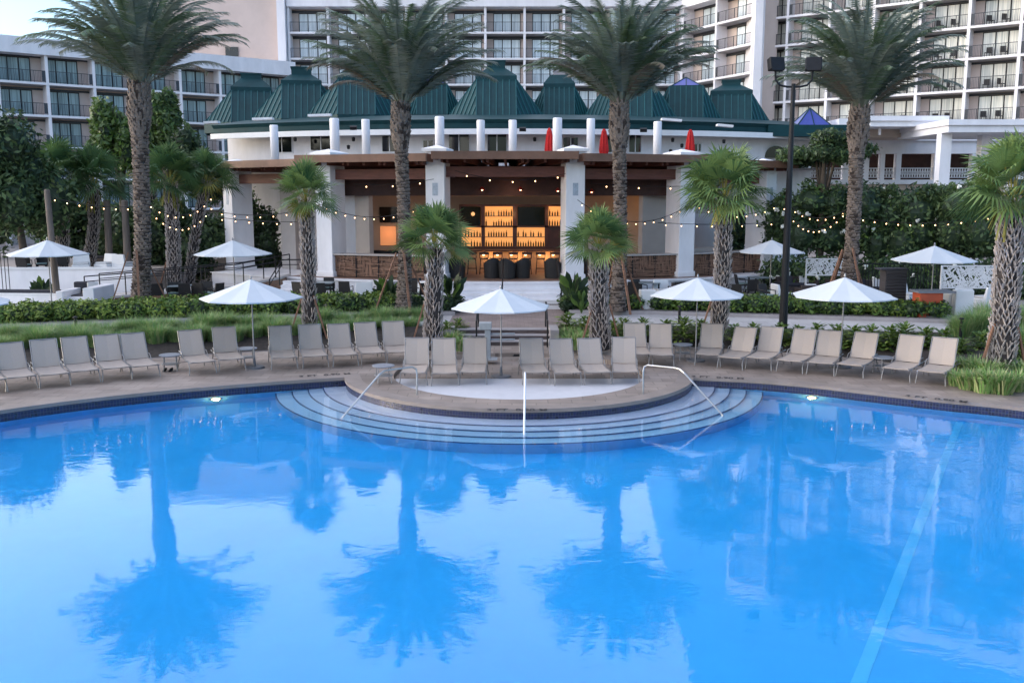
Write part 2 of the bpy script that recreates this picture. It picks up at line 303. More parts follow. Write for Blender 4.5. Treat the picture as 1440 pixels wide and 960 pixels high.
L.new(gl.outputs[0], N['Material Output'].inputs['Surface']); L.new(va.outputs[0], N['Material Output'].inputs['Volume'])
b = B(); b.bb(-21.5, 21.5, -8.5, 27.2, -DEP - .3, 0); struct(b.build('pool_water', wm))
for ch in (0,): pass
# depth markings on the coping
def text_on(txt, px, py, size, rz, parent):
    c = bpy.data.curves.new('depth_marking', 'FONT'); c.body = txt; c.size = size * 1.3; c.offset = .006; c.align_x = 'CENTER'; c.align_y = 'CENTER'; c.extrude = .001; c.space_word = 1.2
    g = G(px, py, Z_D); o = bpy.data.objects.new('depth_marking', c); COL.objects.link(o); o.location = (g[0], g[1], Z_D + .011); o.rotation_euler = (0, 0, rz); c.materials.append(M['paint'])
    o.scale = (1, 1.15, 1); o.parent = parent
    o.location -= parent.location
text_on('3 FT  0.90 M', 457, 527.5, .21, rad(18), cop); text_on('3 FT  0.90 M', 727, 576.5, .21, 0, cop)
text_on('3 FT  0.90 M', 1009, 531, .21, rad(-14), cop); text_on('3 FT  0.90 M', 1316, 561, .21, rad(-32), cop)
# underwater lamps
def lamp(name, loc, rgb, watts, r=.05):
    l = bpy.data.lights.new(name, 'POINT'); l.energy = watts; l.color = rgb; l.shadow_soft_size = r; o = bpy.data.objects.new(name, l); COL.objects.link(o); o.location = loc; return o
E_POOL = emis('pool_lamp_lens', (1, .50, .14), 4.5)
def nearest_edge(px, py):
    g = Vector(G(px, py, 0)[:2]); i = min(range(len(POOL)), key=lambda i: (Vector(POOL[i]) - g).length); p = Vector(POOL[i]); q = Vector(POOL[(i + 1) % len(POOL)]); t = (q - p).normalized()
    nrm = Vector((-t.y, t.x)) * sg; return p, nrm
for px, lab in ((318, 'glowing underwater pool lamp in the left pool wall'), (1135, 'glowing underwater pool lamp in the right pool wall')):
    p, nrm = nearest_edge(px, 556); c = Vector((p.x, p.y, -.42))
    t = thing('pool_lamp', c, lab, 'pool lamp', 'underwater pool lamps')
    n3 = Vector((nrm.x, nrm.y, 0)); b = B(); b.tube([c + n3 * .005, c + n3 * .05], .15, 20); b.build('rim', M['steel'], t); b = B(); b.tube([c + n3 * .045, c + n3 * .06], .115, 20); b.build('lens', E_POOL, t)
    lamp('pool_lamp_light', c + n3 * .18, (1, .55, .2), 4, .06)

# ------------------------------------------------------------------ ground sheets
b = B(); b.poly([[(-900, -300), (900, -300), (900, 1500), (-900, 1500)], [(-44, -15), (44, -15), (44, 32.5), (-44, 32.5)]], .2); struct(b.build('ground', M['lawn']))
DB = [(-45, 20), (-22, 23.5), (-17.5, 25.6), (-15.2, 27.6), (-12.6, 29.2), (-9.5, 30.7), (-6.5, 31.8), (-4.2, 32.2), (-2.0, 32.4), (1.55, 32.4), (4, 32.3), (7, 31.7), (9.6, 30.5), (11.8, 29.0), (13.0, 27.4), (12.9, 26.1), (13.7, 25.0), (16.3, 22.9), (20, 19.6), (30, 10), (45, 5)]
PF = [(G(x, y, Z_P)[0], G(x, y, Z_P)[1]) for x, y in ((-260, 500), (0, 477), (200, 466), (360, 462), (500, 459), (640, 458))]
PFr = [(G(x, y, Z_P)[0], G(x, y, Z_P)[1]) for x, y in ((780, 457), (920, 458), (1060, 461), (1200, 465), (1330, 468), (1440, 474), (1700, 496))]
PB = [(G(x, y, Z_P + .13)[0], G(x, y, Z_P + .13)[1]) for x, y in ((-260, 478), (0, 459.5), (200, 450), (360, 445), (500, 441), (640, 439), (800, 436.5), (920, 438), (1060, 442), (1200, 446), (1330, 449.5), (1440, 453), (1700, 470))]
SX0, SX1 = G(640, 470, .5)[0], G(772, 470, .5)[0]; SY = G(700, 461, Z_P)[1]
# planting beds
b = B(); l = [p for p in DB if p[0] <= SX0 - .1] + [(SX0 - .15, 32.4)]; r_ = [(-45, 30), *PF[:-1], (SX0 - .15, SY)]
def strip(b, A, C, za, zc, n=40, m=0):
    def samp(Pp, n):
        L_ = [0]
        for i in range(1, len(Pp)): L_.append(L_[-1] + math.dist(Pp[i], Pp[i - 1]))
        out = []
        for j in range(n + 1):
            t = L_[-1] * j / n; i = max(k for k in range(len(L_)) if L_[k] <= t + 1e-9); i = min(i, len(Pp) - 2); f = (t - L_[i]) / (L_[i + 1] - L_[i]); out.append((Pp[i][0] + (Pp[i + 1][0] - Pp[i][0]) * f, Pp[i][1] + (Pp[i + 1][1] - Pp[i][1]) * f))
        return out
    a, c = samp(A, n), samp(C, n); mid = [((p[0] + q[0]) / 2, (p[1] + q[1]) / 2) for p, q in zip(a, c)]; k = n + 1
    b.add([(p[0], p[1], za) for p in a] + [(p[0], p[1], (za + zc) / 2 + .06) for p in mid] + [(p[0], p[1], zc) for p in c], [(i, i + 1, i + 1 + k, i + k) for i in range(n)] + [(i + k, i + 1 + k, i + 1 + 2 * k, i + 2 * k) for i in range(n)], m)
strip(b, l, r_, Z_D + .02, Z_P + .02); l = [(SX1 + .15, 32.4)] + [p for p in DB if p[0] > SX1 + .1]; r_ = [(SX1 + .15, SY), *PFr, (45, 24)]
strip(b, l, r_, Z_D + .02, Z_P + .02); struct(b.build('planting_bed', M['mulch']))
b = B(); b.wall(DB[:9], Z_D - .1, Z_D + .03); b.wall(DB[9:], Z_D - .1, Z_D + .03); struct(b.build('bed_edging', M['curb']))
# path with kerb, terrace
b = B(); b.poly([[(-46, 29), *PF, (SX0 - .1, SY + .0), (SX1 + .1, SY), *PFr, (46, 24), (46, 36), *[(p[0], p[1] + .02) for p in PB[::-1]], (-46, 36)]], Z_P); struct(b.build('path', brick_mat('path_pavers', (.5, .47, .46), (.45, .42, .41), (.25, .23, .22), .9, .6, .006, .75, flat=True, noise=.12)))
b = B(); PBo = [(p[0], p[1] + .2) for p in PB]; k = len(PB)
GAP0, GAP1 = G(640, 438, Z_P)[0], G(792, 438, Z_P)[0]
for sgm in (range(0, 5), range(6, 12)):
    for i in sgm:
        p, q = PB[i], PB[i + 1]; b.add([(p[0], p[1], Z_P - .1), (q[0], q[1], Z_P - .1), (q[0], q[1], Z_P + .14), (p[0], p[1], Z_P + .14), (p[0], p[1] + .22, Z_P + .14), (q[0], q[1] + .22, Z_P + .14)], [(0, 1, 2, 3), (3, 2, 5, 4)])
struct(b.build('path_kerb', M['curb']))
b = B(); b.poly([[(-46, 36.2), *[(p[0], p[1] + .18) for p in PB[:6]], (GAP0, PB[5][1] + .2), (GAP0, 39.3), (GAP1, 39.3), (GAP1, PB[6][1] + .2), *[(p[0], p[1] + .18) for p in PB[6:]], (46, 36.2), (46, 90), (-46, 90)]], Z_T)
struct(b.build('terrace_floor', brick_mat('terrace_paving', (.27, .245, .235), (.22, .20, .19), (.2, .17, .16), .6, .6, .006, .75, flat=True, noise=.12)))
b = B(); b.bb(GAP0 - .02, GAP1 + .02, SY + .06, 39.35, .6, Z_P + .004); struct(b.build('landing_pavers', brick_mat('brown_pavers', (.22, .165, .145), (.28, .22, .20), (.15, .11, .10), .3, .15, .006, .75, flat=True, noise=.2)))

# ------------------------------------------------------------------ stairs
def stairs(name, label, x0, x1, y0, y1, z0, z1, n, mt, rises=True, cat='stairs'):
    t = thing(name, ((x0 + x1) / 2, y0, z0), label, cat)
    for i in range(n):
        za = z0 + (z1 - z0) * (i + 1) / n; ya = y0 + (y1 - y0) * i / n
        b = B(); b.bb(x0, x1, ya, y1 + .0, z0 + (z1 - z0) * i / n - .02, za - .035, 1 if len(mt) > 1 else 0); b.bb(x0 - .01, x1 + .01, ya - .025, y1 + .01, za - .035, za); b.build('step', mt, t)
    return t
bs = stairs('bar_staircase', 'wide white steps climbing to the open bar floor', P(640, 400, 42)[0], P(792, 400, 42)[0], 39.2, 43.4, Z_P, Z_B, 6, [M['stucco']])
ps = stairs('pool_staircase', 'short dark stone steps between pool deck and path', SX0, SX1, SY - 1.15, SY + .05, Z_D, Z_P + .003, 3, [M['curb'], mat('brown_stone_riser', (.10, .075, .07), .8, .35, 3, .3, 20, stretch=(1, 1, 4))])
b = B(); b.bb(SX0 - .3, SX0 - .005, SY - 1.3, SY + .05, Z_D, Z_P + .1); b.build('cheek_wall', M['curb'], ps); b = B(); b.bb(SX1 + .005, SX1 + .3, SY - 1.3, SY + .05, Z_D, Z_P + .1); b.build('cheek_wall', M['curb'], ps)
# ------------------------------------------------------------------ loungers
def make_lounger(ang_=63):
    t = thing('sun_lounger', (0, 0, 0), 'x', 'sun lounger', 'tan sun loungers round the pool')
    # local: foot end at y=0 facing -y, head towards +y ; width .66
    W = .33; zs = .40
    b = B()
    n = 12
    for part in (0,):
        pts = []
        for i in range(n + 1): s_ = i / n; pts.append((1.22 * s_ + .0, zs - .025 * math.sin(math.pi * s_)))
        vs = []; 
        for y, z in pts: vs += [(-W, y, z), (0, y, z - .018), (W, y, z), (W, y, z - .022), (0, y, z - .04), (-W, y, z - .022)]
        fs = []
        for i in range(n):
            for j in range(6): a = i * 6 + j; c = i * 6 + (j + 1) % 6; fs.append((a, a + 6, c + 6, c))
        fs += [tuple(range(6)), tuple(range(n * 6, n * 6 + 6))[::-1]]; b.add(vs, fs)
    b.build('seat', M['sling'], t, smooth=False)
    b = B(); vs = []; a = rad(ang_); n = 9
    for i in range(n + 1):
        s_ = .80 * i / n; y = 1.22 + s_ * math.cos(a) - .02 * math.sin(math.pi * i / n); z = zs + s_ * math.sin(a) + .01; dy, dz = .022 * math.sin(a), -.022 * math.cos(a)
        wv = W * (1 - .04 * (i / n)); vs += [(-wv, y, z), (0, y + .018, z - .006), (wv, y, z), (wv, y + dy, z + dz), (0, y + dy + .018, z + dz), (-wv, y + dy, z + dz)]
    fs = []
    for i in range(n):
        for j in range(6): p = i * 6 + j; c = i * 6 + (j + 1) % 6; fs.append((p, p + 6, c + 6, c))
    fs += [tuple(range(6)), tuple(range(n * 6, n * 6 + 6))[::-1]]; b.add(vs, fs); b.build('backrest', M['sling'], t)
    for sx in (-1, 1):
        b = B(); x = sx * (W + .018); b.tube([(x, 0, zs - .03), (x, .6, zs - .04), (x, 1.22, zs - .01), (x, 1.95, zs - .02)], .016, 6); b.build('side_rail', M['alu'], t)
        b = B(); x = sx * (W + .012); b.tube([(x, 1.20, zs), (x, 1.22 + .8 * math.cos(a), zs + .8 * math.sin(a))], .014, 6); b.build('back_frame', M['alu'], t)
        b = B(); x = sx * (W + .035); b.tube([(x, .22, zs - .04), (x, .10, zs - .2), (x + sx * .02, .08, .01)], .016, 6); b.build('leg', M['alu'], t)
        b = B(); b.tube([(x, 1.35, zs - .02), (x, 1.52, zs - .2), (x + sx * .02, 1.56, .01)], .016, 6); b.build('leg', M['alu'], t)
        b = B(); b.tube([(x, .95, zs - .02), (x, 1.12, zs + .13), (x, 1.42, zs + .13), (x, 1.5, zs - .02)], .013, 6); b.build('armrest', M['alu'], t)
    for y, z, e_, r_ in ((.02, zs - .03, 0, .016), (1.54, .16, .03, .010), (1.22 + .8 * math.cos(a), zs + .8 * math.sin(a), 0, .014)):
        b = B(); b.tube([(-W - e_, y, z), (W + e_, y, z)], r_, 6); b.build('cross_bar', M['alu'], t)
    return t
LPS = [make_lounger(q) for q in (63, 59, 66)]
LL = [(-12, 534, -34, 484), (31, 529, 9, 480), (77.5, 525, 61, 477), (120, 520, 106, 473), (164, 515.5, 148, 470.5), (205, 512.5, 189, 468), (284, 507, 264, 464.5), (326, 503, 314, 460.5), (399, 500.5, 391, 459), (444, 499.5, 431.5, 456.5), (486, 497, 479, 455.5), (526, 495, 513.5, 453), (562, 494, 549, 452)]
RR = [(899, 495, 891, 455.5), (930, 497, 928, 455.5), (995, 497.5, 1002.5, 454.5), (1029, 500, 1046, 460), (1067, 501.5, 1082.5, 459.5), (1111.5, 505, 1130.5, 463), (1156, 507, 1166, 466), (1198, 510, 1216, 468.5), (1263, 515.5, 1282, 473), (1313, 519, 1326.5, 477)]
CC = [(581, 522.5, 585.5, 475.5), (626, 523, 626, 475.5), (665, 520, 665, 475.5), (754, 521, 747.5, 475), (799, 522, 790.5, 475.5), (841, 521, 830, 475), (880, 521, 874.5, 474)]
ORD = ['first', 'second', 'third', 'fourth', 'fifth', 'sixth', 'seventh', 'eighth', 'ninth', 'tenth', 'eleventh', 'twelfth', 'thirteenth']
LLAB = ['tan sun lounger cut off by the left photo edge'] + [f'tan sun lounger, {ORD[i]} from the left photo edge in the left row' for i in range(1, 5)] + \
 ['tan sun lounger just left of the leftmost round side table', 'tan sun lounger just right of the leftmost round side table', 'tan sun lounger just left of the left parasol pole and its side table',
  'tan sun lounger just right of the left parasol pole', 'tan sun lounger in front of the slim fan palm, second right of the left parasol', 'tan sun lounger in the left row, third from its right end', 'tan sun lounger in the left row, second from its right end', 'tan sun lounger at the right end of the left row']
RLAB = ['tan sun lounger half hidden behind the rightmost central lounger', 'tan sun lounger just left of the round table by the pale-poled parasol', 'tan sun lounger just right of the parasol pole nearest the tall lamp post', 'tan sun lounger second right of the parasol pole, left of the black post',
 'tan sun lounger in front of the tall black floodlight post', 'tan sun lounger in the right row, second right of the black floodlight post', 'tan sun lounger just left of the rightmost poolside parasol pole', 'tan sun lounger just right of the rightmost poolside parasol pole', 'tan sun lounger just right of the rightmost side table', 'tan sun lounger at the right end of the right row, beside the striped grass']
CLAB = ['tan sun lounger leftmost on the rounded deck, beside the low round table', 'tan sun lounger second from left on the rounded deck', 'tan sun lounger on the rounded deck just left of the central parasol', 'tan sun lounger on the rounded deck just right of the central parasol',
 'tan sun lounger on the rounded deck, third from its right end of chairs', 'tan sun lounger on the rounded deck, second from right, before the fan palm', 'tan sun lounger rightmost on the rounded deck, near the curved handrail']
used = 0
for S_, z, lab in ((LL, Z_D, LLAB), (RR, Z_D, RLAB), (CC, Z_IN, CLAB)):
    for (ax, ay, hx, hy), lb in zip(S_, lab):
        A = Vector(G(ax, ay, z + .40)); H = Vector(G(hx, hy, z + 1.12)); d = Vector((H.x - A.x, H.y - A.y)); mid = Vector(((A.x + H.x) / 2, (A.y + H.y) / 2)); dn = d.normalized()
        base = mid - dn * .80; ang = math.atan2(dn.y, dn.x) - math.pi / 2
        kk = used % 3 if used < 3 else random.choice((0, 0, 1, 2)); place(LPS[kk], used >= 3, (base.x, base.y, z), ang + random.uniform(-.05, .05), lb); used += 1
# side tables
def make_table():
    t = thing('side_table', (0, 0, 0), 'x', 'side table', 'round grey side tables between the loungers')
    b = B(); b.lathe((0, 0), [(.29, .455), (.31, .462), (.31, .485), (.28, .49), (.01, .49)], 28); b.build('table_top', mat('grey_blue_table_top', (.20, .215, .25), .35, .12, 30), t, smooth=False)
    b = B(); b.lathe((0, 0), [(.25, .20), (.255, .205), (.255, .215), (.25, .22)], 24); b.build('ring_shelf', M['alu'], t)
    for k in range(4):
        a = rad(45 + 90 * k); b = B(); b.tube([(.24 * math.cos(a), .24 * math.sin(a), .455), (.245 * math.cos(a), .245 * math.sin(a), .2), (.27 * math.cos(a), .27 * math.sin(a), .005)], .014, 6); b.build('leg', M['alu'], t)
    return t
TP = make_table(); used = 0
for (x, y), lb in zip([(239, 498), (347, 489), (539, 513), (960, 483.5), (1242, 501.5)], ['round grey side table between the left-hand loungers, before feathery grass', 'round grey side table at the left parasol pole', 'low round table on the rounded deck behind the left handrail', 'round grey side table left of the parasol near the lamp post', 'round grey side table between the last three right-hand loungers']):
    g = G(x, y, Z_D + .49); place(TP, used, (g[0], g[1], Z_D), .3, lb); used = 1
# ------------------------------------------------------------------ parasols
def canopy(R=1.5, ze=2.12, za=2.66, n=8):
    b = B(); ap = (0, 0, za); rings = 4; vs = [ap]; 
    for r in range(1, rings + 1):
        f = r / rings
        for k in range(n * 2):
            a = 2 * math.pi * k / (n * 2) + .19; rr_ = R * f * (1 if k % 2 == 0 else math.cos(math.pi / n) * .985); z = za - (za - ze) * f ** .93 - (.0 if k % 2 == 0 else .018 * f)
            vs.append((rr_ * math.cos(a), rr_ * math.sin(a), z))
    N2 = n * 2; fs = [(0, 1 + k, 1 + (k + 1) % N2) for k in range(N2)]
    for r in range(1, rings):
        for k in range(N2): a = 1 + (r - 1) * N2 + k; c = 1 + (r - 1) * N2 + (k + 1) % N2; fs.append((a, a + N2, c + N2, c))
    o = len(vs); 
    for k in range(N2): v = vs[1 + (rings - 1) * N2 + k]; vs.append((v[0], v[1], v[2] - .035))
    for k in range(N2): a = 1 + (rings - 1) * N2 + k; c = 1 + (rings - 1) * N2 + (k + 1) % N2; fs.append((a, o + k, o + (k + 1) % N2, c))
    b.add(vs, fs); return b
def make_parasol():
    t = thing('parasol', (0, 0, 0), 'x', 'parasol', 'white octagonal parasols')
    canopy().build('canopy', M['canvas'], t)
    b = B(); b.tube([(0, 0, .02), (0, 0, 2.70)], .021, 10); b.build('pole', M['alu'], t)
    b = B(); b.lathe((0, 0), [(.02, 2.66), (.035, 2.69), (.02, 2.75), (.005, 2.78)], 10); b.build('finial', M['alu'], t)
    b = B(); b.lathe((0, 0), [(.30, 0), (.30, .03), (.27, .055), (.05, .06), (.035, .3), (.03, .31)], 24); b.build('base', mat('parasol_base', (.12, .12, .13), .5, .2, 8), t)
    for k in range(8):
        a = 2 * math.pi * k / 8 + .19; b = B(); b.bar((0, 0, 2.60), (1.47 * math.cos(a), 1.47 * math.sin(a), 2.09), .018, .02); b.build('rib', M['alu'], t)
    return t
UP = make_parasol(); used = 0
for x, D, z, s_, lb in [(356, 28.1, Z_D, 1, 'white parasol over the left row of loungers'), (704.5, 27.3, Z_IN, .97, 'white parasol in the middle of the rounded deck'), (979, 29.3, Z_D, .98, 'white parasol just left of the tall black floodlight post'), (1184, 28.2, Z_D, 1.02, 'white poolside parasol right of the black floodlight post'),
    (-62, 26.5, Z_D, 1, 'white parasol, only its edge showing at the left photo edge'), (76, 36.9, Z_T + .15, 1, 'white parasol before the long white terrace wall at left'), (333, 37.8, Z_T + .1, 1, 'white parasol by the black ramp railing at left'), (1080, 42, Z_T, .97, 'white parasol behind the black post near the bar'), (1306, 35.6, Z_T, 1, 'white parasol before the flowering hedge at right'), (1486, 35, Z_T, 1, 'white parasol cut off by the right photo edge')]:
    q = P(x, 470, D); place(UP, used, (q[0], D, z), random.uniform(-.15, .15), lb, None, s_); used = 1
# ------------------------------------------------------------------ handrails
def rail(name, label, pts, r, mt, grp=None, cat='handrail', posts=()):
    t = thing(name, pts[0], label, cat, grp); b = B(); b.tube(pts, r, 8); b.build('rail', mt, t)
    for p, q in posts: b = B(); b.tube([p, q], r, 8); b.build('post', mt, t)
    return t
def hr(pix, D0, D1): return [P(x, y, D0 + (D1 - D0) * i) for x, y, i in pix]
g0 = G(586, 555, Z_D); g1 = G(482, 587, 0)
rail('pool_handrail', 'bent steel handrail at the left side of the entry steps', [(g0[0], g0[1], Z_D), P(586.3, 525, g0[1]), P(585, 519, g0[1]), P(580, 516, g0[1] - .05), P(548, 520, g0[1] - .5), P(540, 521.5, g0[1] - .65), P(534, 526, g0[1] - .8), P(483, 585, g1[1]), P(480.5, 590, g1[1] - .05)], .024, M['steel'], 'pool entry handrails')
g0 = G(904, 554, Z_D); g1 = G(1016, 584, 0)
rail('pool_handrail', 'bent steel handrail at the right side of the entry steps', [(g0[0], g0[1], Z_D), P(904.5, 522, g0[1]), P(906, 515.5, g0[1]), P(911, 513.2, g0[1] - .05), P(948, 517, g0[1] - .5), P(956, 518.8, g0[1] - .65), P(962, 524, g0[1] - .8), P(1015, 582, g1[1]), P(1018, 587, g1[1] - .05)], .024, M['steel'], 'pool entry handrails')
g0 = G(738, 573, Z_D)
rail('pool_handrail', 'upright-looking white handrail at the middle of the curved entry steps', [(g0[0], g0[1], Z_D), (g0[0], g0[1], 1.06), (g0[0], g0[1] - .05, 1.12), (g0[0], g0[1] - .35, 1.13), (g0[0], g0[1] - .5, 1.08), G(737, 610, 0), G(737, 614, -.05)], .024, M['white'], 'pool entry handrails')
# black stair rails
for x, lb in ((672, 'black handrail left of the short pool stairs'), (768, 'black handrail right of the short pool stairs')):
    X = G(x, 470, .5)[0]; rail('stair_rail', lb, [(X, SY + .3, Z_P), (X, SY + .3, Z_P + .9), (X, SY - .1, Z_P + .92), (X, SY - 1.3, Z_D + .92), (X, SY - 1.5, Z_D + .9), (X, SY - 1.5, Z_D)], .028, M['black'], 'pool stair rails')
for x, lb in ((646, 'black handrail at the left of the bar steps'), (707, 'black handrail down the middle of the bar steps'), (786, 'black handrail at the right of the bar steps')):
    X = P(x, 400, 41)[0]; rail('stair_rail', lb, [(X, 43.6, Z_B), (X, 43.6, Z_B + .92), (X, 43.2, Z_B + .92), (X, 39.4, Z_P + .92), (X, 39.0, Z_P + .88), (X, 39.0, Z_P)], .03, M['black'], 'bar stair rails')
# pool lift: grey post with seat arm
g = G(686, 505, Z_D); t = thing('pool_lift', (g[0], g[1], Z_D), 'grey metal pool lift post with horizontal arms beside the short stairs', 'pool lift'); gm = mat('grey_enamel', (.33, .35, .37), .5, .1, 5)
b = B(); b.bb(g[0] - .09, g[0] + .09, g[1] - .1, g[1] + .1, Z_D, Z_D + .95); b.build('mast', gm, t, bevel=.01); b = B(); b.bb(g[0] - .27, g[0] + .12, g[1] - .16, g[1] + .16, Z_D + .95, Z_D + 1.18); b.build('battery_box', gm, t, bevel=.02)
for z in (.62, .80): b = B(); b.tube([(g[0] + .05, g[1], Z_D + z), (g[0] + .85, g[1] + .05, Z_D + z)], .03, 8); b.build('arm', gm, t)
b = B(); b.bb(g[0] - .3, g[0] + .3, g[1] - .25, g[1] + .25, Z_D, Z_D + .03); b.build('foot_plate', gm, t)
g = G(728, 500.5, Z_D); b = B(); b.bb(g[0] - .13, g[0] + .13, g[1] - .06, g[1] + .06, Z_D, Z_D + .06); b.bb(g[0] - .16, g[0] + .16, g[1] - .09, g[1] + .09, Z_D, Z_D + .015); tag(b.build('deck_drain_box', M['black'], loc=(g[0], g[1], Z_D)), 'small black box on the pavers behind the central loungers', 'drain box')
# small black items under the table at left
g = G(236, 522, Z_D); t = thing('pool_shoes', (g[0], g[1], Z_D), 'pair of small dark sandals under the leftmost side table', 'sandals'); 
for dx in (-.08, .08):
    b = B(); b.tube([(g[0] + dx, g[1] - .12, Z_D + .02), (g[0] + dx * 1.2, g[1], Z_D + .045), (g[0] + dx * 1.1, g[1] + .12, Z_D + .06)], [.03, .045, .035], 8); b.build('sandal', M['black'], t)
# path bollards
def make_bollard():
    t = thing('path_bollard', (0, 0, 0), 'x', 'bollard light', 'black path bollards'); b = B(); b.cyl((0, 0), .05, 0, .62, n=12); b.build('post', M['black'], t)
    b = B(); b.lathe((0, 0), [(.03, .62), (.03, .68), (.085, .70), (.085, .73), (.03, .76)], 12); b.build('cap', M['black'], t); return t
BP = make_bollard(); used = 0
for x, y, lb in ((108, 476, 'black path bollard behind the leftmost loungers'), (459, 456, 'black path bollard beside the slim left fan palm'), (955, 458, 'black path bollard left of the parasol by the lamp post'), (1350, 478, 'dark path bollard in the plants at right')):
    g = G(x, y, Z_P - .1); place(BP, used, (g[0], g[1], Z_P - .1), 0, lb); used = 1

# ------------------------------------------------------------------ floodlight post
g = P(1101, 462, 32.6); X0, Y0 = g[0], 32.6; t = thing('floodlight_post', (X0, Y0, .5), 'tall black post carrying two box floodlights on a curved arm', 'lamp post')
Xt, _, ZT = P(1114, 118, Y0); XB, DX = X0, Xt - X0
b = B(); b.tube([(X0, Y0, .45), (X0, Y0, 4.2), (X0, Y0, ZT)], [.15, .115, .065], 14); b.build('post', M['black'], t)
b = B(); b.cyl((X0, Y0), .25, .45, .60, n=16); b.build('base', M['black'], t)
b = B(); pts = [(X0 - .62, Y0, ZT + .42), (X0 - .60, Y0, ZT + .12), (X0 - .45, Y0, ZT - .05), (X0 - .2, Y0, ZT - .1), (X0 + .2, Y0, ZT - .1), (X0 + .45, Y0, ZT - .05), (X0 + .60, Y0, ZT + .12), (X0 + .62, Y0, ZT + .42)]; b.tube(pts, .035, 8); b.build('arm', M['black'], t)
for sx in (-1, 1):
    b = B(); b.box((X0 + sx * .62, Y0 - .05, ZT + .62), (.52, .26, .42), rz=-sx * .2, tilt=-.25); o = b.build('floodlight', M['black'], t, bevel=.03)
    b = B(); b.box((X0 + sx * .62 - sx * .03, Y0 - .19, ZT + .57), (.44, .02, .34), rz=-sx * .2, tilt=-.25); b.build('lens', M['black'], o)
# ------------------------------------------------------------------ timber light poles
def tpole(x0, y0, x1, y1, D, z0, r, lb):
    a = P(x0, y0, D); c = P(x1, y1, D); b = B(); b.tube([(c[0], D, z0), a], [r * 1.1, r * .85], 12); b.tube([a, (a[0], D, a[2] + .05)], [r * .85, r * .6], 12)
    return tag(b.build('timber_pole', M['pole'], loc=(c[0], D, z0)), lb, 'pole', 'timber poles')
tpole(66, 268, 80, 410, 38.6, Z_T, .13, 'leaning grey timber pole behind the left parasol'); tpole(150, 283, 152, 345, 46, Z_T, .17, 'grey timber pole, left of the pair behind the date palm')
tpole(175, 283, 178, 345, 45, Z_T, .17, 'grey timber pole, right of the pair behind the date palm')
# ------------------------------------------------------------------ palms
def trunk_boots(b, path, r, rows, per, L, w, out, m, style):
    """rows of leaf-base scars/boots spiralling up a trunk path"""
    path = [Vector(p) for p in path]
    seg = [0]
    for i in range(1, len(path)): seg.append(seg[-1] + (path[i] - path[i - 1]).length)
    T = seg[-1]
    def at(t):
        t = min(max(t, 0), T); i = max(k for k in range(len(seg)) if seg[k] <= t + 1e-9); i = min(i, len(path) - 2); f = (t - seg[i]) / (seg[i + 1] - seg[i])
        return path[i].lerp(path[i + 1], f), r[i] + (r[i + 1] - r[i]) * f, (path[i + 1] - path[i]).normalized()
    for j in range(rows):
        t = T * (j + .5) / rows; p, rr_, d = at(t)
        for k in range(per):
            if style != 'date' and random.random() < .14: continue
            a = 2 * math.pi * (k + .5 * (j % 2)) / per + random.uniform(-.09, .09); n = Vector((math.cos(a), math.sin(a), 0)); n = (n - d * n.dot(d)).normalized(); s_ = d.cross(n)
            q = p + n * rr_ * .96 + d * random.uniform(-.02, .02); ww = w * random.uniform(.8, 1.2); l = L * random.uniform(.55, 1.5); oo = out * random.uniform(.6, 1.3)
            if style == 'date':
                b.add([q - s_ * ww - d * l * .3, q + s_ * ww - d * l * .3, q + s_ * ww * .55 + n * oo + d * l * .6, q - s_ * ww * .55 + n * oo + d * l * .6, q - s_ * ww * .5 + d * l * .9, q + s_ * ww * .5 + d * l * .9], [(0, 1, 2, 3), (3, 2, 5, 4), (0, 3, 4), (1, 5, 2)], m if random.random() < .88 else 0)
            else:
                for sgn in (-1, 1):
                    e = q + s_ * sgn * ww * 1.25 + n * (oo + .02) + d * l; th = ww * .28
                    b.add([q - s_ * th - d * .05, q + s_ * th - d * .05, q + n * .04, e - s_ * th * .8, e + s_ * th * .8, e + n * .03], [(0, 1, 4, 3), (0, 3, 5, 2), (1, 2, 5, 4), (3, 4, 5)], m)
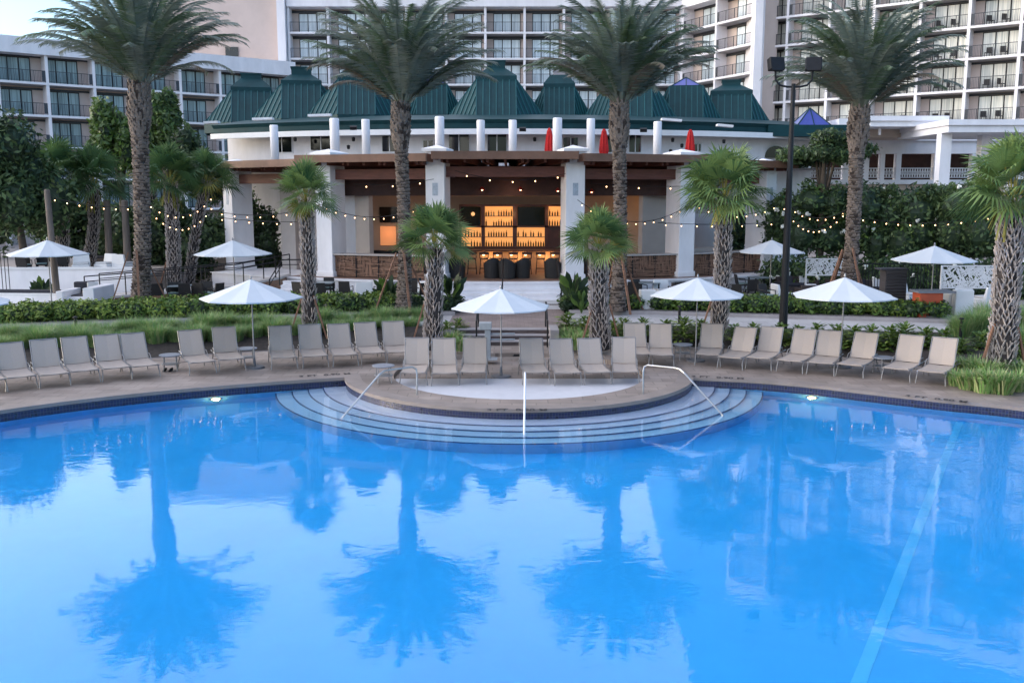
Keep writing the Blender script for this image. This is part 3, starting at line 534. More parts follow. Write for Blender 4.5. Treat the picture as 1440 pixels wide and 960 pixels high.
def date_palm(x0, y0, x1, y1, D, zb, R, lb, seed, rbase=.36, rtop=.36, braces=True):
    random.seed(seed); base = Vector((P(x0, y0, D)[0], D, zb)); top = Vector(P(x1, y1, D)); t = thing('date_palm', base, lb, 'date palm', 'tall date palms')
    pth = [base.lerp(top, f) + Vector((.08 * math.sin(f * 5), 0, 0)) for f in (0, .05, .3, .6, .78, .86, 1)]; rs = [rbase * 1.35, rbase * 1.05, rbase * .85, rbase * .83, rbase * .9, rtop * 1.08, rtop * .95]
    b = B(); b.tube(pth, [q * .95 for q in rs], 18); H = (top - base).length
    trunk_boots(b, pth[:5], rs[:5], int(H * .8 / .135), 10, .09, .12, .055, 1, 'date'); trunk_boots(b, pth[4:], rs[4:], int(H * .24 / .12), 13, .2, .07, .075, 1, 'date')
    b.build('trunk', [M['trunk_date'], M['boot_date']], t)
    V, Fc, MI = [], [], []
    def q4(a, b_, c, d, m): o = len(V); V.extend([a, b_, c, d]); Fc.append((o, o + 1, o + 2, o + 3)); MI.append(m)
    def t3(a, b_, c, m): o = len(V); V.extend([a, b_, c]); Fc.append((o, o + 1, o + 2)); MI.append(m)
    nf = 104
    for i in range(nf):
        az = i * 2.39996 + random.uniform(-.2, .2); f = i / nf; el = rad(86 - 47 * f ** .95 + random.uniform(-7, 7)); Lf = R * (1.06 - .04 * f) * random.uniform(.9, 1.08) * (1.06 if f < .3 else 1)
        droop = rad(34 + 26 * random.random() + 14 * (1 - f)); n = 26; p = Vector((top.x, top.y, top.z - .15 + .3 * (1 - f))); pts = []; e = el
        ca, sa = math.cos(az), math.sin(az); p = p + Vector((ca, sa, 0)) * .14
        for k in range(n + 1):
            pts.append(p.copy()); e2 = el - droop * (k / n) ** 1.9 * 1.3; p = p + Vector((math.cos(e2) * ca, math.cos(e2) * sa, math.sin(e2))) * Lf / n
        side = Vector((-sa, ca, 0)); dry = f > .93; sh = random.random(); mi = 3 if dry and sh < .6 else (2 if sh < .22 else (1 if sh < .5 else 0)); tw = random.uniform(-.5, .5)
        for k in range(n):
            wv = .03 * (1 - k / n) + .006; a, c = pts[k], pts[k + 1]; q4(a - side * wv, a + side * wv, c + side * wv, c - side * wv, 2)
        per = 3
        for k in range(4, n):
            for j in range(per):
                s_ = (k + j / per) / n; a = pts[k].lerp(pts[k + 1], j / per); d = (pts[min(k + 1, n)] - pts[k]).normalized(); up = side.cross(d).normalized()
                ll = .66 * min(1, .45 + 2.2 * (s_ - .14)) * (1 - .52 * s_ ** 2.2) * (R / 4.4)
                for sgn in (-1, 1):
                    sv = (side * sgn * math.cos(tw * .4) + up * (.42 + random.uniform(-.22, .22))).normalized(); v = (sv * .85 + d * (.42 + .4 * s_)).normalized() * ll * random.uniform(.8, 1.1); v.z -= .07 * ll * random.random()
                    wd = d * .030; t3(a - wd, a + wd * 1.4, a + v, mi if random.random() < .85 else random.choice((0, 1, 2)))
    np_obj('crown', [tuple(v) for v in V], Fc, MI, LD, t)
    if braces:
        for k in range(4):
            a = rad(20 + 90 * k); bo = base + Vector((1.15 * math.cos(a), 1.15 * math.sin(a), -.02)); c = base + Vector((rbase * .9 * math.cos(a), rbase * .9 * math.sin(a), 2.1 + .1 * k)); b = B(); b.bar(bo, c, .085, .05); b.build('brace', M['brace'], t)
    return t
DR = 38.0
date_palm(197, 430, 199, 118, 37.7, Z_T, 4.25, 'tall date palm at left, thick trunk beside the ramp', 3, .345, .40)
date_palm(567, 428, 566, 146, 37.2, Z_T, 4.05, 'tall date palm left of the bar entrance pillar', 5, .26, .33)
date_palm(868, 428, 874, 145, 37.4, Z_T, 3.95, 'tall date palm right of the bar entrance pillar', 8, .27, .34)
date_palm(1190, 400, 1212, 152, 39.5, Z_T, 4.15, 'tall date palm at right, beyond the black floodlight post', 13, .31, .38)
def fan_palm(pix, D, zb, R, lb, seed, r=.2, n=34, braces=0, cat='fan palm', dropy=1., grp='sabal fan palms', dense=1., dark=0, squash=1.):
    random.seed(seed); pts = [Vector(P(x, y, D)) for x, y in pix]; base = Vector((pts[0].x, D, zb)); pts[0] = base; top = pts[-1]; t = thing('fan_palm', base, lb, cat, grp)
    dn = []; 
    for i in range(len(pts) - 1):
        for k in range(4): dn.append(pts[i].lerp(pts[i + 1], k / 4))
    dn.append(top); rs = [r * (1.12 - .18 * i / (len(dn) - 1)) for i in range(len(dn))]
    b = B(); b.tube(dn, [q * .85 for q in rs], 14); H = (top - base).length; trunk_boots(b, dn, [q * .88 for q in rs], int(H / .125), max(6, int(r * 36)), .20, .050 * r / .2 * .9, .055, 1, 'sabal'); b.build('trunk', [M['trunk_sab'], M['boot_sab']], t)
    V, Fc, MI = [], [], []
    def q4(*a, m): o = len(V); V.extend(a); Fc.append(tuple(range(o, o + len(a)))); MI.append(m)
    for i in range(n):
        f = i / n; az = i * 2.39996 + random.uniform(-.25, .25); el = rad(86 - 118 * f + random.uniform(-12, 12)); pl = R * .48 * random.uniform(.7, 1.2); ca, sa = math.cos(az), math.sin(az)
        d = Vector((math.cos(el) * ca, math.cos(el) * sa, math.sin(el) * squash)).normalized(); side = Vector((-sa, ca, 0)); hub = top + d * pl + Vector((0, 0, .22 * R - .18 * pl * f)); up = side.cross(d).normalized(); up = up if up.z > 0 else -up; ro = random.uniform(-.9, .9); side, up = side * math.cos(ro) + up * math.sin(ro), up * math.cos(ro) - side * math.sin(ro)
        q4(top - side * .015, top + side * .015, hub + side * .01, hub - side * .01, m=3)
        mi = (2 if random.random() < .5 else 1) if dark else random.choice((0, 0, 1, 1, 2)); mi = 3 if (f > .9 and random.random() < .4) else mi
        ns = 26; FR = R * .60 * random.uniform(.9, 1.1); cup = random.uniform(.15, .45)
        for k in range(ns):
            a = rad(-118 + 236 * k / (ns - 1)); v = (d * math.cos(a) + side * math.sin(a) + up * cup * abs(math.sin(a * .75)) * .7).normalized(); ln = FR * (1 - .28 * abs(a) / rad(118)) * random.uniform(.9, 1.08)
            pr = (side * math.cos(a) - d * math.sin(a)).normalized(); w1 = ln * .036; m1 = hub + v * ln * .55; e = hub + v * ln - Vector((0, 0, ln * .16 * random.uniform(.6, 1.6) * dropy)); 
            q4(hub, m1 - pr * w1, e, m1 + pr * w1, m=mi if random.random() < .8 else (2 if dark else random.choice((0, 1, 2))))
    if dropy > 1.2:
        for k in range(14):
            az = random.uniform(0, 6.28); q = top + Vector((math.cos(az) * r, math.sin(az) * r, -.1)); e = q + Vector((math.cos(az) * .25, math.sin(az) * .25, -.6 * R * random.uniform(.5, 1))); s_ = Vector((-math.sin(az), math.cos(az), 0)) * .03; q4(q - s_, q + s_, e + s_, e - s_, m=3)
    np_obj('crown', [tuple(v) for v in V], Fc, MI, LS, t)
    for k in range(braces):
        a = rad(200 + 130 * k); bo = base + Vector((.75 * math.cos(a), .5 * math.sin(a), 0)); c = base + Vector((r * math.cos(a), r * .8 * math.sin(a), 1.5)); b = B(); b.bar(bo, c, .09, .05); b.build('brace', M['brace'], t)
    return t
fan_palm([(436, 476), (434, 400), (430, 285)], 32.8, .45, 1.28, 'slim fan palm with bright crown, left of the bar pillars', 21, .215, 38, 2)
fan_palm([(608, 490), (610, 420), (612, 350)], 30.6, .4, 1.38, 'short fan palm with yellowish left leaves before the left bar pillar', 22, .26, 36, 1)
fan_palm([(845, 492), (842, 430), (842, 350)], 30.6, .4, 1.22, 'short fan palm before the right bar pillar and date palm', 23, .29, 40, 2)
fan_palm([(1010, 478), (1016, 380), (1019, 285)], 33.0, .45, 1.75, 'fan palm with wide drooping crown left of the black floodlight post', 24, .26, 46, 1, dropy=1.6, squash=.75)
fan_palm([(1406, 530), (1414, 430), (1424, 285)], 26.6, .3, 1.75, 'big fan palm at the right photo edge with crisscross boots', 25, .34, 44, 2, dropy=1.5, squash=.8)
fan_palm([(85, 345), (88, 300), (80, 262)], 46, 1.5, 2.0, 'background fan palm with narrow crown at far left', 26, .26, 36, 0, dark=1, dropy=1.5)
fan_palm([(120, 350), (133, 315), (131, 265)], 46.5, 1.5, 1.9, 'background fan palm with curved trunk left of the big date palm', 27, .24, 36, 0, dark=1, dropy=1.5)
fan_palm([(243, 368), (243, 320), (240, 262)], 44, .85, 1.75, 'background fan palm just right of the big left date palm', 28, .28, 40, 1, dark=1, dropy=1.5)
fan_palm([(262, 368), (276, 320), (290, 258)], 45, .85, 1.55, 'background fan palm with leaning trunk near the bar roof end', 29, .2, 34, 0, dark=1, dropy=1.5)
fan_palm([(218, 340), (214, 290), (212, 240)], 52, .85, 2.1, 'tall background fan palm behind the big left date palm trunk', 30, .24, 36, 0, dark=1, dropy=1.2)

# ------------------------------------------------------------------ broadleaf trees, shrubs, hedges
def bush(name, label, cat, blobs, n, size, mats, base, grp=None, core=True, trunk=None, weights=None, shell=.6, flower=0, flat=0.):
    t = thing(name, base, label, cat, grp); V, Fc, MI = leaf_cloud(blobs, n, size, len(mats), shell, flat, weights)
    np_obj('foliage', V, Fc, MI, mats, t)
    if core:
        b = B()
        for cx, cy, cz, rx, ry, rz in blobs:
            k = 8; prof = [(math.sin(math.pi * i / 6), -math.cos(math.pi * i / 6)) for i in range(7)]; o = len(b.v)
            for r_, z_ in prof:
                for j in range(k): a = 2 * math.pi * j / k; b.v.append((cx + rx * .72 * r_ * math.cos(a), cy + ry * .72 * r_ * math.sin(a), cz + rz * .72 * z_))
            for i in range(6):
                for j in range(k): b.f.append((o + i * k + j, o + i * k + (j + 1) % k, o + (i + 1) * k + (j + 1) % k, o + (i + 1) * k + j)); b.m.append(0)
        b.build('dark_core', LT[0], t)  # solid dark core inside each leaf clump; its colour gives the inner shade
    if trunk:
        for tr in trunk: b = B(); b.tube(*tr); b.build('trunk', M['bark'], t, smooth=True)
    if flower:
        k = RNG.integers(0, len(blobs), flower); bl = np.array(blobs)[k]; d = RNG.normal(size=(flower, 3)); d[:, 1] = -abs(d[:, 1]); d[:, 2] = abs(d[:, 2]) * .7; d /= np.linalg.norm(d, axis=1)[:, None]; c = bl[:, :3] + d * bl[:, 3:] * 1.05; b = B()
        for p in c:
            for _ in range(4):
                q = Vector(p) + Vector((random.uniform(-.08, .08), random.uniform(-.05, .05), random.uniform(-.06, .06))); b.box(q, (.11, .06, .10), rz=random.random() * 3, tilt=random.random())
        o = b.build('blossoms', FLW, t); o['kind'] = 'stuff'
    return t
def cluster(x, y, z, rx, ry, rz, n, seed):
    random.seed(seed); out = []
    for i in range(n):
        a = random.uniform(0, 6.28); f = random.random() ** .5; h = random.uniform(-1, 1); s_ = random.uniform(.32, .55)
        out.append((x + rx * f * math.cos(a) * .75, y + ry * f * math.sin(a) * .75, z + rz * h * .72 * math.sqrt(max(.1, 1 - f * f * .7)), rx * s_, ry * s_, rz * s_))
    return out
def ltree(px, py, D, rx, rz, zb, lb, seed, n=5000, size=.16, mats=LT, tx=None, weights=None, ry=None, name='leafy_tree', grp='background trees'):
    c = P(px, py, D); X = c[0]; tx0 = X if tx is None else P(tx, py, D)[0]; bl = cluster(X, D, c[2], rx, ry or rx * .8, rz, 13, seed)
    trs = [([(tx0, D, zb), ((tx0 * .6 + X * .4), D, zb + (c[2] - zb) * .5), (X, D, c[2])], [.2, .15, .07], 10)]
    for q in bl[:5]: trs.append(([((tx0 * .5 + X * .5), D, zb + (c[2] - zb) * .55), ((q[0] + X) / 2, (q[1] + D) / 2, (q[2] + c[2]) / 2 - .2), (q[0], q[1], q[2])], [.09, .06, .025], 6))
    return bush(name, lb, 'tree', bl, n, size, mats, (tx0, D, zb), grp, trunk=trs, core=True, weights=weights)
ltree(10, 235, 44, 2.6, 3.3, 1.5, 'dark leafy tree at the far left photo edge', 41, 9000, .15, tx=28)
ltree(60, 290, 52, 2.0, 2.2, 1.5, 'dark rounded tree behind the far left fan palms', 42, 5000, .15)
ltree(166, 185, 50, 1.3, 2.1, 1.2, 'mid green tree left behind the big date palm trunk', 43, 4200, .16, LT[1:] + [LH[1]])
ltree(228, 172, 50, 1.0, 1.7, 1.2, 'mid green tree right behind the big date palm trunk', 44, 3600, .16, LT[1:] + [LH[1]])
ltree(1160, 208, 46, 2.1, .95, .9, 'dark needle-leaved tree beside the right end of the bar roof', 45, 6500, .12, LT)
for i, (x, y, D, rx, rz) in enumerate([(-60, 270, 55, 4, 4), (115, 330, 50, 1.8, 1.8), (160, 330, 56, 2.6, 2.0), (215, 325, 50, 2.4, 2.2), (268, 330, 49, 2.2, 2.1), (258, 240, 55, 2.4, 2.6)]):
    c = P(x, y, D); bush('background_shrub', ['very dark tree mass beyond the left photo edge', 'dark shrub behind the curved fan palm trunk', 'low dark shrub behind the pair of timber poles', 'dark shrub right behind the big left date palm', 'dark shrub behind the left ramp railing', 'dark feathery shrub left of the bar roof end'][i], 'shrub', cluster(c[0], D, c[2], rx, rx * .6, rz, 9, 50 + i), 4200, .17, LT, (c[0], D, Z_T), 'background shrubs')
# hedge behind the left bay of the bar
for i, (x, D, y, rx, rz) in enumerate([(365, 53, 330, 1.6, 2.6), (1045, 53, 330, 1.6, 2.4)]):
    c = P(x, y, D); bush('background_shrub', ['dark shrub seen through the left opening of the bar wall', 'dark shrub seen through the right opening of the bar'][i], 'shrub', cluster(c[0], D, c[2], rx, 1, rz, 7, 60 + i), 3000, .14, LT, (c[0], D, Z_T), 'background shrubs')
# dense flowering hedge on the right
hb = []
random.seed(5)
for i in range(64):
    x = 1095 + 360 * (i % 32) / 31 + random.uniform(-6, 6); D = 47 + random.uniform(-.8, .8) - 3.5 * ((x - 1095) / 345); y = 292 + random.uniform(-8, 18) if i < 32 else 330 + random.uniform(-10, 14)
    c = P(x, y, D); hb.append((c[0], D, c[2], random.uniform(.7, 1.15), random.uniform(.7, 1.), random.uniform(.7, 1.1) * (1 if i < 32 else 1.2)))
for i in range(26):
    x = 1095 + 360 * i / 25 + random.uniform(-5, 5); D = 45.4 - 3.5 * ((x - 1095) / 345); c = P(x, 366, D); hb.append((c[0], D, Z_T + .7, random.uniform(.7, 1.), .7, 1.0))
c = P(1260, 330, 45); t = bush('flowering_hedge', 'tall dark hedge dotted with white blossoms behind the right terrace', 'hedge', hb, 34000, .13, LT + [LH[1]], (c[0], 45, Z_T), weights=[.3, .3, .26, .14], flower=110)
for i in range(9):
    x = 1110 + 40 * i + random.uniform(-8, 8); D = 46.5 - 3.5 * (x - 1095) / 345; c = P(x, 280, D); hh = random.uniform(.5, 1.1)
    bush('tall_shrub', ['dark twiggy shrub tip left of the right date palm', 'yellow-green shrub tip just left of the right date palm', 'shrub tip just behind the right date palm trunk', 'upright shrub tip right of the right date palm', 'upright shrub tip below the white balcony', 'bushy shrub tip under the big white column', 'loose shrub tip above the small lights', 'shrub tip left of the big right fan palm', 'shrub tip behind the big right fan palm'][i], 'shrub', [(c[0] + random.uniform(-.5, .5), D + .2, c[2] + hh * random.uniform(-.5, .7), .35, .3, .4) for _ in range(6)], 800, .10, LT + [LH[1]], (c[0], D, Z_T), 'shrubs above the right hedge', core=False)
# low hedges along the terrace edge
def hedge(px0, px1, y0, y1, D0, D1, h, lb, n, seed, mats=LH, wts=None, name='low_hedge', zb=Z_T, cat='hedge', size=.085, dep=.62):
    random.seed(seed); bl = []; k = int(abs(P(px1, 440, D1)[0] - P(px0, 440, D0)[0]) / .42) + 1
    for i in range(k):
        f = i / max(1, k - 1); D = D0 + (D1 - D0) * f; x = P(px0 + (px1 - px0) * f, 440, D)[0]
        for row in (0, 1, 2): bl.append((x + random.uniform(-.15, .15), D + .25 + row * dep + random.uniform(-.1, .1), zb + h * .5 + random.uniform(-.06, .08), .38, .36, h * .56))
    return bush(name, lb, cat, bl, n, size, mats, (P((px0 + px1) / 2, 440, (D0 + D1) / 2)[0], (D0 + D1) / 2, zb), 'low clipped hedges', weights=wts, flat=.5)
def kerbY(px, py): return G(px, py, Z_P + .14)[1] + .35
hedge(-40, 215, 0, 0, kerbY(0, 459), kerbY(215, 449.5), .62, 'low lime green hedge at far left, before the curved seating wall', 12000, 71, wts=[.42, .38, .2])
hedge(215, 440, 0, 0, kerbY(215, 449.5), kerbY(440, 442.5), .62, 'low lime green hedge between the left date palm and slim fan palm', 11000, 72, wts=[.38, .40, .22])
hedge(446, 545, 0, 0, kerbY(446, 442), kerbY(545, 440), .6, 'short low hedge right of the slim left fan palm', 5500, 73, wts=[.35, .4, .25])
hedge(545, 632, 0, 0, kerbY(545, 440), kerbY(632, 439), .5, 'dark low planting at the foot of the second date palm', 4000, 74, wts=[.08, .3, .62])
hedge(800, 898, 0, 0, kerbY(800, 437), kerbY(898, 438), .45, 'dark low planting at the foot of the third date palm', 4000, 75, wts=[.08, .34, .58])
hedge(926, 1095, 0, 0, kerbY(926, 438), kerbY(1095, 443), .55, 'low green hedge between the white block and black post', 8500, 76, wts=[.25, .45, .3])
hedge(1108, 1332, 0, 0, kerbY(1108, 443), kerbY(1332, 449.5), .58, 'low green hedge right of the black floodlight post', 11000, 77, wts=[.22, .43, .35])
# ornamental grasses and leafy clumps in the planting beds
def grass_proto(h, n, spread, mats, wid, name, cat, curve=.5, seed=1):
    r = np.random.default_rng(seed); t = thing(name, (0, 0, 0), 'x', cat); V, Fc, MI = [], [], []
    for i in range(n):
        a = r.random() * 6.283; rad0 = r.random() ** .5 * spread * .35; l = h * (.65 + .5 * r.random()); lean = (.12 + curve * r.random()) ; aa = a + r.normal() * .5; b0 = np.array([rad0 * math.cos(a), rad0 * math.sin(a), 0]); dv = np.array([math.cos(aa), math.sin(aa), 0]); sv = np.array([-math.sin(aa), math.cos(aa), 0]) * wid * (.7 + .6 * r.random())
        p1 = b0 + dv * l * lean * .35 + np.array([0, 0, l * .6]); p2 = b0 + dv * l * lean + np.array([0, 0, l * (1 - lean * .35)]); m = min(len(mats) - 1, int(r.random() * len(mats)))
        o = len(V); V += [b0 - sv, b0 + sv, p1 + sv * .8, p1 - sv * .8, p2]; Fc += [(o, o + 1, o + 2, o + 3), (o + 3, o + 2, o + 4)]; MI += [m, m]
    np_obj('blades', np.array(V), Fc, MI, mats, t); return t
GP = grass_proto(1.2, 1300, .9, LG[:2] + [LG[0], LG[2]], .009, 'feather_grass', 'ornamental grass', .6, 1)
GS = grass_proto(.62, 230, .7, [LG[2], LG[0], LG[0]], .02, 'striped_grass', 'ornamental grass', .9, 2)
def beddy(px, py, z=.5): g = G(px, py, z); return g
random.seed(99)
def clumps(proto, lst, lab, grp, sc=(.85, 1.1)):
    used = 0
    for i, (x, y, z, s_) in enumerate(lst):
        g = beddy(x, y, z); place(proto, used, (g[0], g[1], z - .02), random.uniform(0, 6), lab(i, x, y), grp, s_ * random.uniform(*sc)); used = 1
fg = []
for i_ in range(44):
    x = 2 + 13.7 * i_; front = i_ % 2 == 0; fg.append((x, 497 - .048 * x + (3 if front else -9) + random.uniform(-2, 2), .34 if front else .45, random.uniform(.62, .8)))
def fglab(i, x, y): return f"feathery grass clump, number {i+1} from the left behind the left row of loungers"
WORDS = ['first', 'second', 'third', 'fourth', 'fifth', 'sixth', 'seventh', 'eighth', 'ninth', 'tenth', 'eleventh', 'twelfth', 'thirteenth', 'fourteenth', 'fifteenth', 'sixteenth', 'seventeenth', 'eighteenth', 'nineteenth', 'twentieth', 'twenty-first', 'twenty-second', 'twenty-third', 'twenty-fourth', 'twenty-fifth', 'twenty-sixth', 'twenty-seventh', 'twenty-eighth', 'twenty-ninth', 'thirtieth'] + ['thirty-' + q for q in ('first', 'second', 'third', 'fourth', 'fifth', 'sixth', 'seventh', 'eighth', 'ninth')] + ['fortieth'] + ['forty-' + q for q in ('first', 'second', 'third', 'fourth', 'fifth')]
clumps(GP, fg, lambda i, x, y: f'feathery green grass clump, {WORDS[i]} from left behind the left lounger row', 'feathery grass clumps')
fg2 = [(1352, 482, .45, .9), (1372, 478, .5, 1.), (1390, 470, .5, 1.), (1436, 478, .45, 1.1), (1450, 500, .35, 1.)]
GP2 = dup(GP); clumps(GP2, fg2, lambda i, x, y: f'feathery grass clump, {WORDS[i]} from left around the big right fan palm', 'feathery grass clumps at right')
sg_ = [(1345, 541, .27, .9), (1362, 546, .27, 1.), (1385, 550, .27, 1.1), (1408, 552, .27, 1.), (1430, 548, .27, 1.1), (1445, 535, .3, 1.1), (1425, 528, .3, 1.), (1370, 528, .3, 1.), (1388, 534, .3, 1), (1350, 524, .3, .9)]
clumps(GS, sg_, lambda i, x, y: f'striped yellow-green grass clump, {WORDS[i]} of those at the foot of the big right fan palm', 'striped grass clumps')
sg3 = [(648, 492, .35, 1.), (636, 484, .35, .9), (806, 490, .35, 1.1), (818, 484, .35, 1.1), (800, 478, .4, .9)]
GS2 = dup(GS); clumps(GS2, sg3, lambda i, x, y: f'striped grass clump, {WORDS[i]} from left beside the short pool stairs', 'striped grass clumps by stairs')
def leafy_proto(seed, h=.8, n=420):
    r = np.random.default_rng(seed); t = thing('leafy_clump', (0, 0, 0), 'x', 'plant'); V, Fc, MI = [], [], []
    for i in range(n):
        a = r.random() * 6.283; lean = r.random() * 1.0; z0 = h * (.15 + .75 * r.random() * (1 - .35 * lean)); rr0 = .42 * lean * r.random() ** .3; c = np.array([rr0 * math.cos(a), rr0 * math.sin(a), z0]); dv = np.array([math.cos(a), math.sin(a), .7 - 1.0 * lean]); dv /= np.linalg.norm(dv); sv = np.cross(dv, [0, 0, 1.]) + r.normal(size=3) * .15; sv /= np.linalg.norm(sv); l = .17 * (.6 + .8 * r.random()); o = len(V)
        V += [c, c + dv * l * .5 + sv * l * .22, c + dv * l, c + dv * l * .5 - sv * l * .22]; Fc.append((o, o + 1, o + 2, o + 3)); MI.append(int(r.random() * 3))
    np_obj('foliage', np.array(V), Fc, MI, [LH[0], LH[1], LH[1]], t); return t
LPR = leafy_proto(3)
lc = [(822, 476, .45, 1.1), (798, 468, .5, 1.1), (862, 482, .4, 1.1), (878, 474, .45, 1.1), (905, 476, .45, 1.1), (936, 478, .42, 1.1), (962, 482, .40, 1.2), (985, 480, .42, 1.), (1034, 482, .42, 1.), (1060, 482, .42, 1.), (1096, 486, .4, 1.2), (1120, 486, .4, .95), (1148, 488, .4, 1.05), (1178, 490, .38, 1.1), (1200, 494, .36, 1.1), (1225, 492, .36, 1.3), (1250, 496, .36, 1.2), (1272, 494, .38, 1.2), (1300, 498, .36, 1.2), (1326, 500, .34, 1.2), (1352, 506, .32, 1.1), (630, 478, .42, .9), (646, 470, .45, .9), (1380, 500, .36, 1.1), (1434, 512, .34, 1.1)]
clumps(LPR, lc, lambda i, x, y: f'leafy green clump, {WORDS[i]} planted in the bed behind the right loungers' if i < 21 and i > 1 else ['leafy green clump right of the short pool stairs', 'leafy green clump nearest the top of the pool stairs'][i] if i < 2 else ['leafy green clump left of the pool lift', 'leafy green clump near the stair landing at left', 'leafy green clump left of the big right fan palm trunk', 'leafy green clump right of the big right fan palm trunk'][i - 21], 'leafy clumps')
# broad-leaved plants flanking the bar steps (bird of paradise)
def paradise(px, D, zb, s_, lb, seed):
    random.seed(seed); X = P(px, 400, D)[0]; t = thing('broad_leaf_plant', (X, D, zb), lb, 'plant', 'broad-leaved plants')
    V, Fc, MI = [], [], []
    for i in range(24):
        a = random.uniform(0, 6.28); le = random.uniform(.15, .8); h = s_ * random.uniform(.5, 1.15); b0 = Vector((X, D, zb)); m = b0 + Vector((math.cos(a) * le * .25 * s_, math.sin(a) * le * .25 * s_, h * .6)); d = Vector((math.cos(a) * le, math.sin(a) * le, 1 - le * .5)).normalized(); sd_ = d.cross(Vector((math.cos(a + 1), math.sin(a + 1), .2))).normalized()
        o = len(V); V += [b0 - sd_ * .012, b0 + sd_ * .012, m + sd_ * .012, m - sd_ * .012]; Fc.append((o, o + 1, o + 2, o + 3)); MI.append(1)
        l = .62 * s_; o = len(V); V += [m, m + d * l * .35 + sd_ * .10 * s_, m + d * l * .75 + sd_ * .09 * s_, m + d * l, m + d * l * .75 - sd_ * .09 * s_, m + d * l * .35 - sd_ * .10 * s_]; Fc.append(tuple(range(o, o + 6))); MI.append(random.choice((1, 2, 2)))
    np_obj('leaves', [tuple(v) for v in V], Fc, MI, LH, t)
paradise(634, 38.3, Z_T, 1.15, 'broad-leaved plant left of the bar steps', 81); paradise(806, 38.0, Z_T, 1.25, 'broad-leaved plant right of the bar steps', 82); paradise(546, 38.6, Z_T, 1.05, 'broad-leaved plant left of the second date palm trunk', 83); paradise(818, 36.6, Z_T, .8, 'smaller broad-leaved plant before the right bar pillar', 84)
paradise(60, 40.8, Z_T, .9, 'bluish broad-leaved plant before the long white wall at left', 85)
# ------------------------------------------------------------------ BAR PAVILION
AC = (-.3, 62.6)
def pol(th, R, c=AC): return (c[0] + R * math.sin(rad(th)), c[1] - R * math.cos(rad(th)))
bar = thing('bar_pavilion', (-.3, 43, Z_B), 'open fronted curved white bar pavilion under flat timber roofs in the middle of the photo', 'pavilion')
THS = [-44.5, -25, -9, 9, 25, 41]
platpts = [pol(t, 20.9) for t in range(-45, 46, 3)] + [pol(t, 8) for t in range(45, -46, -6)]
b = B(); b.prism(platpts, Z_T - .3, Z_B - .06); b.prism([pol(t, 20.98) for t in range(-45, 46, 3)] + [pol(t, 8) for t in range(45, -46, -6)], Z_B - .06, Z_B); b.build('platform', [M['stucco']], bar)
b = B(); b.poly([[pol(t, 20.5) for t in range(-30, 31, 3)] + [pol(t, 10) for t in range(30, -31, -6)]], Z_B + .004); b.build('floor', M['floorint'], bar)
def obox(b, th, R, w, d, z0, z1, c=AC, m=0, dx=0):
    x, y = pol(th, R - d / 2, c); r = rad(th); x += dx * math.cos(r); y += dx * math.sin(r); return b.box((x, y, (z0 + z1) / 2), (w, d, z1 - z0), rz=r, m=m)
for th in THS:
    ztop = {9: 7.42, 25: 7.32, 41: 7.0, 44.5: 7.0}[abs(th)]
    b = B(); obox(b, th, 19.95, .86, 1.15, Z_B, ztop - .14); obox(b, th, 20.0, .98, 1.27, Z_B, Z_B + .25); o = b.build('pillar', M['stucco'], bar, bevel=.02)
    b = B(); obox(b, th, 20.1, 1.14, 1.45, ztop - .14, ztop - .02); x, y = pol(th, 20.1 - .72); r = rad(th); hh = [(-.57, -.72), (.57, -.72), (.57, .72), (-.57, .72)]
    vs = [(x + a * math.cos(r) - c_ * math.sin(r), y + a * math.sin(r) + c_ * math.cos(r), ztop - .02) for a, c_ in hh] + [(x, y, ztop + .16)]; b.add(vs, [(0, 1, 4), (1, 2, 4), (2, 3, 4), (3, 0, 4)]); b.build('capital', M['stucco'], o)
    b = B(); obox(b, th, 19.965, .24, .02, 5.35, 5.9) if abs(th) < 41 else obox(b, th, 19.965, .2, .02, 4.9, 5.75); b.build('sconce_plate', mat('pale_grey_plaque', (.40, .45, .52), .6, .2, 12), o)
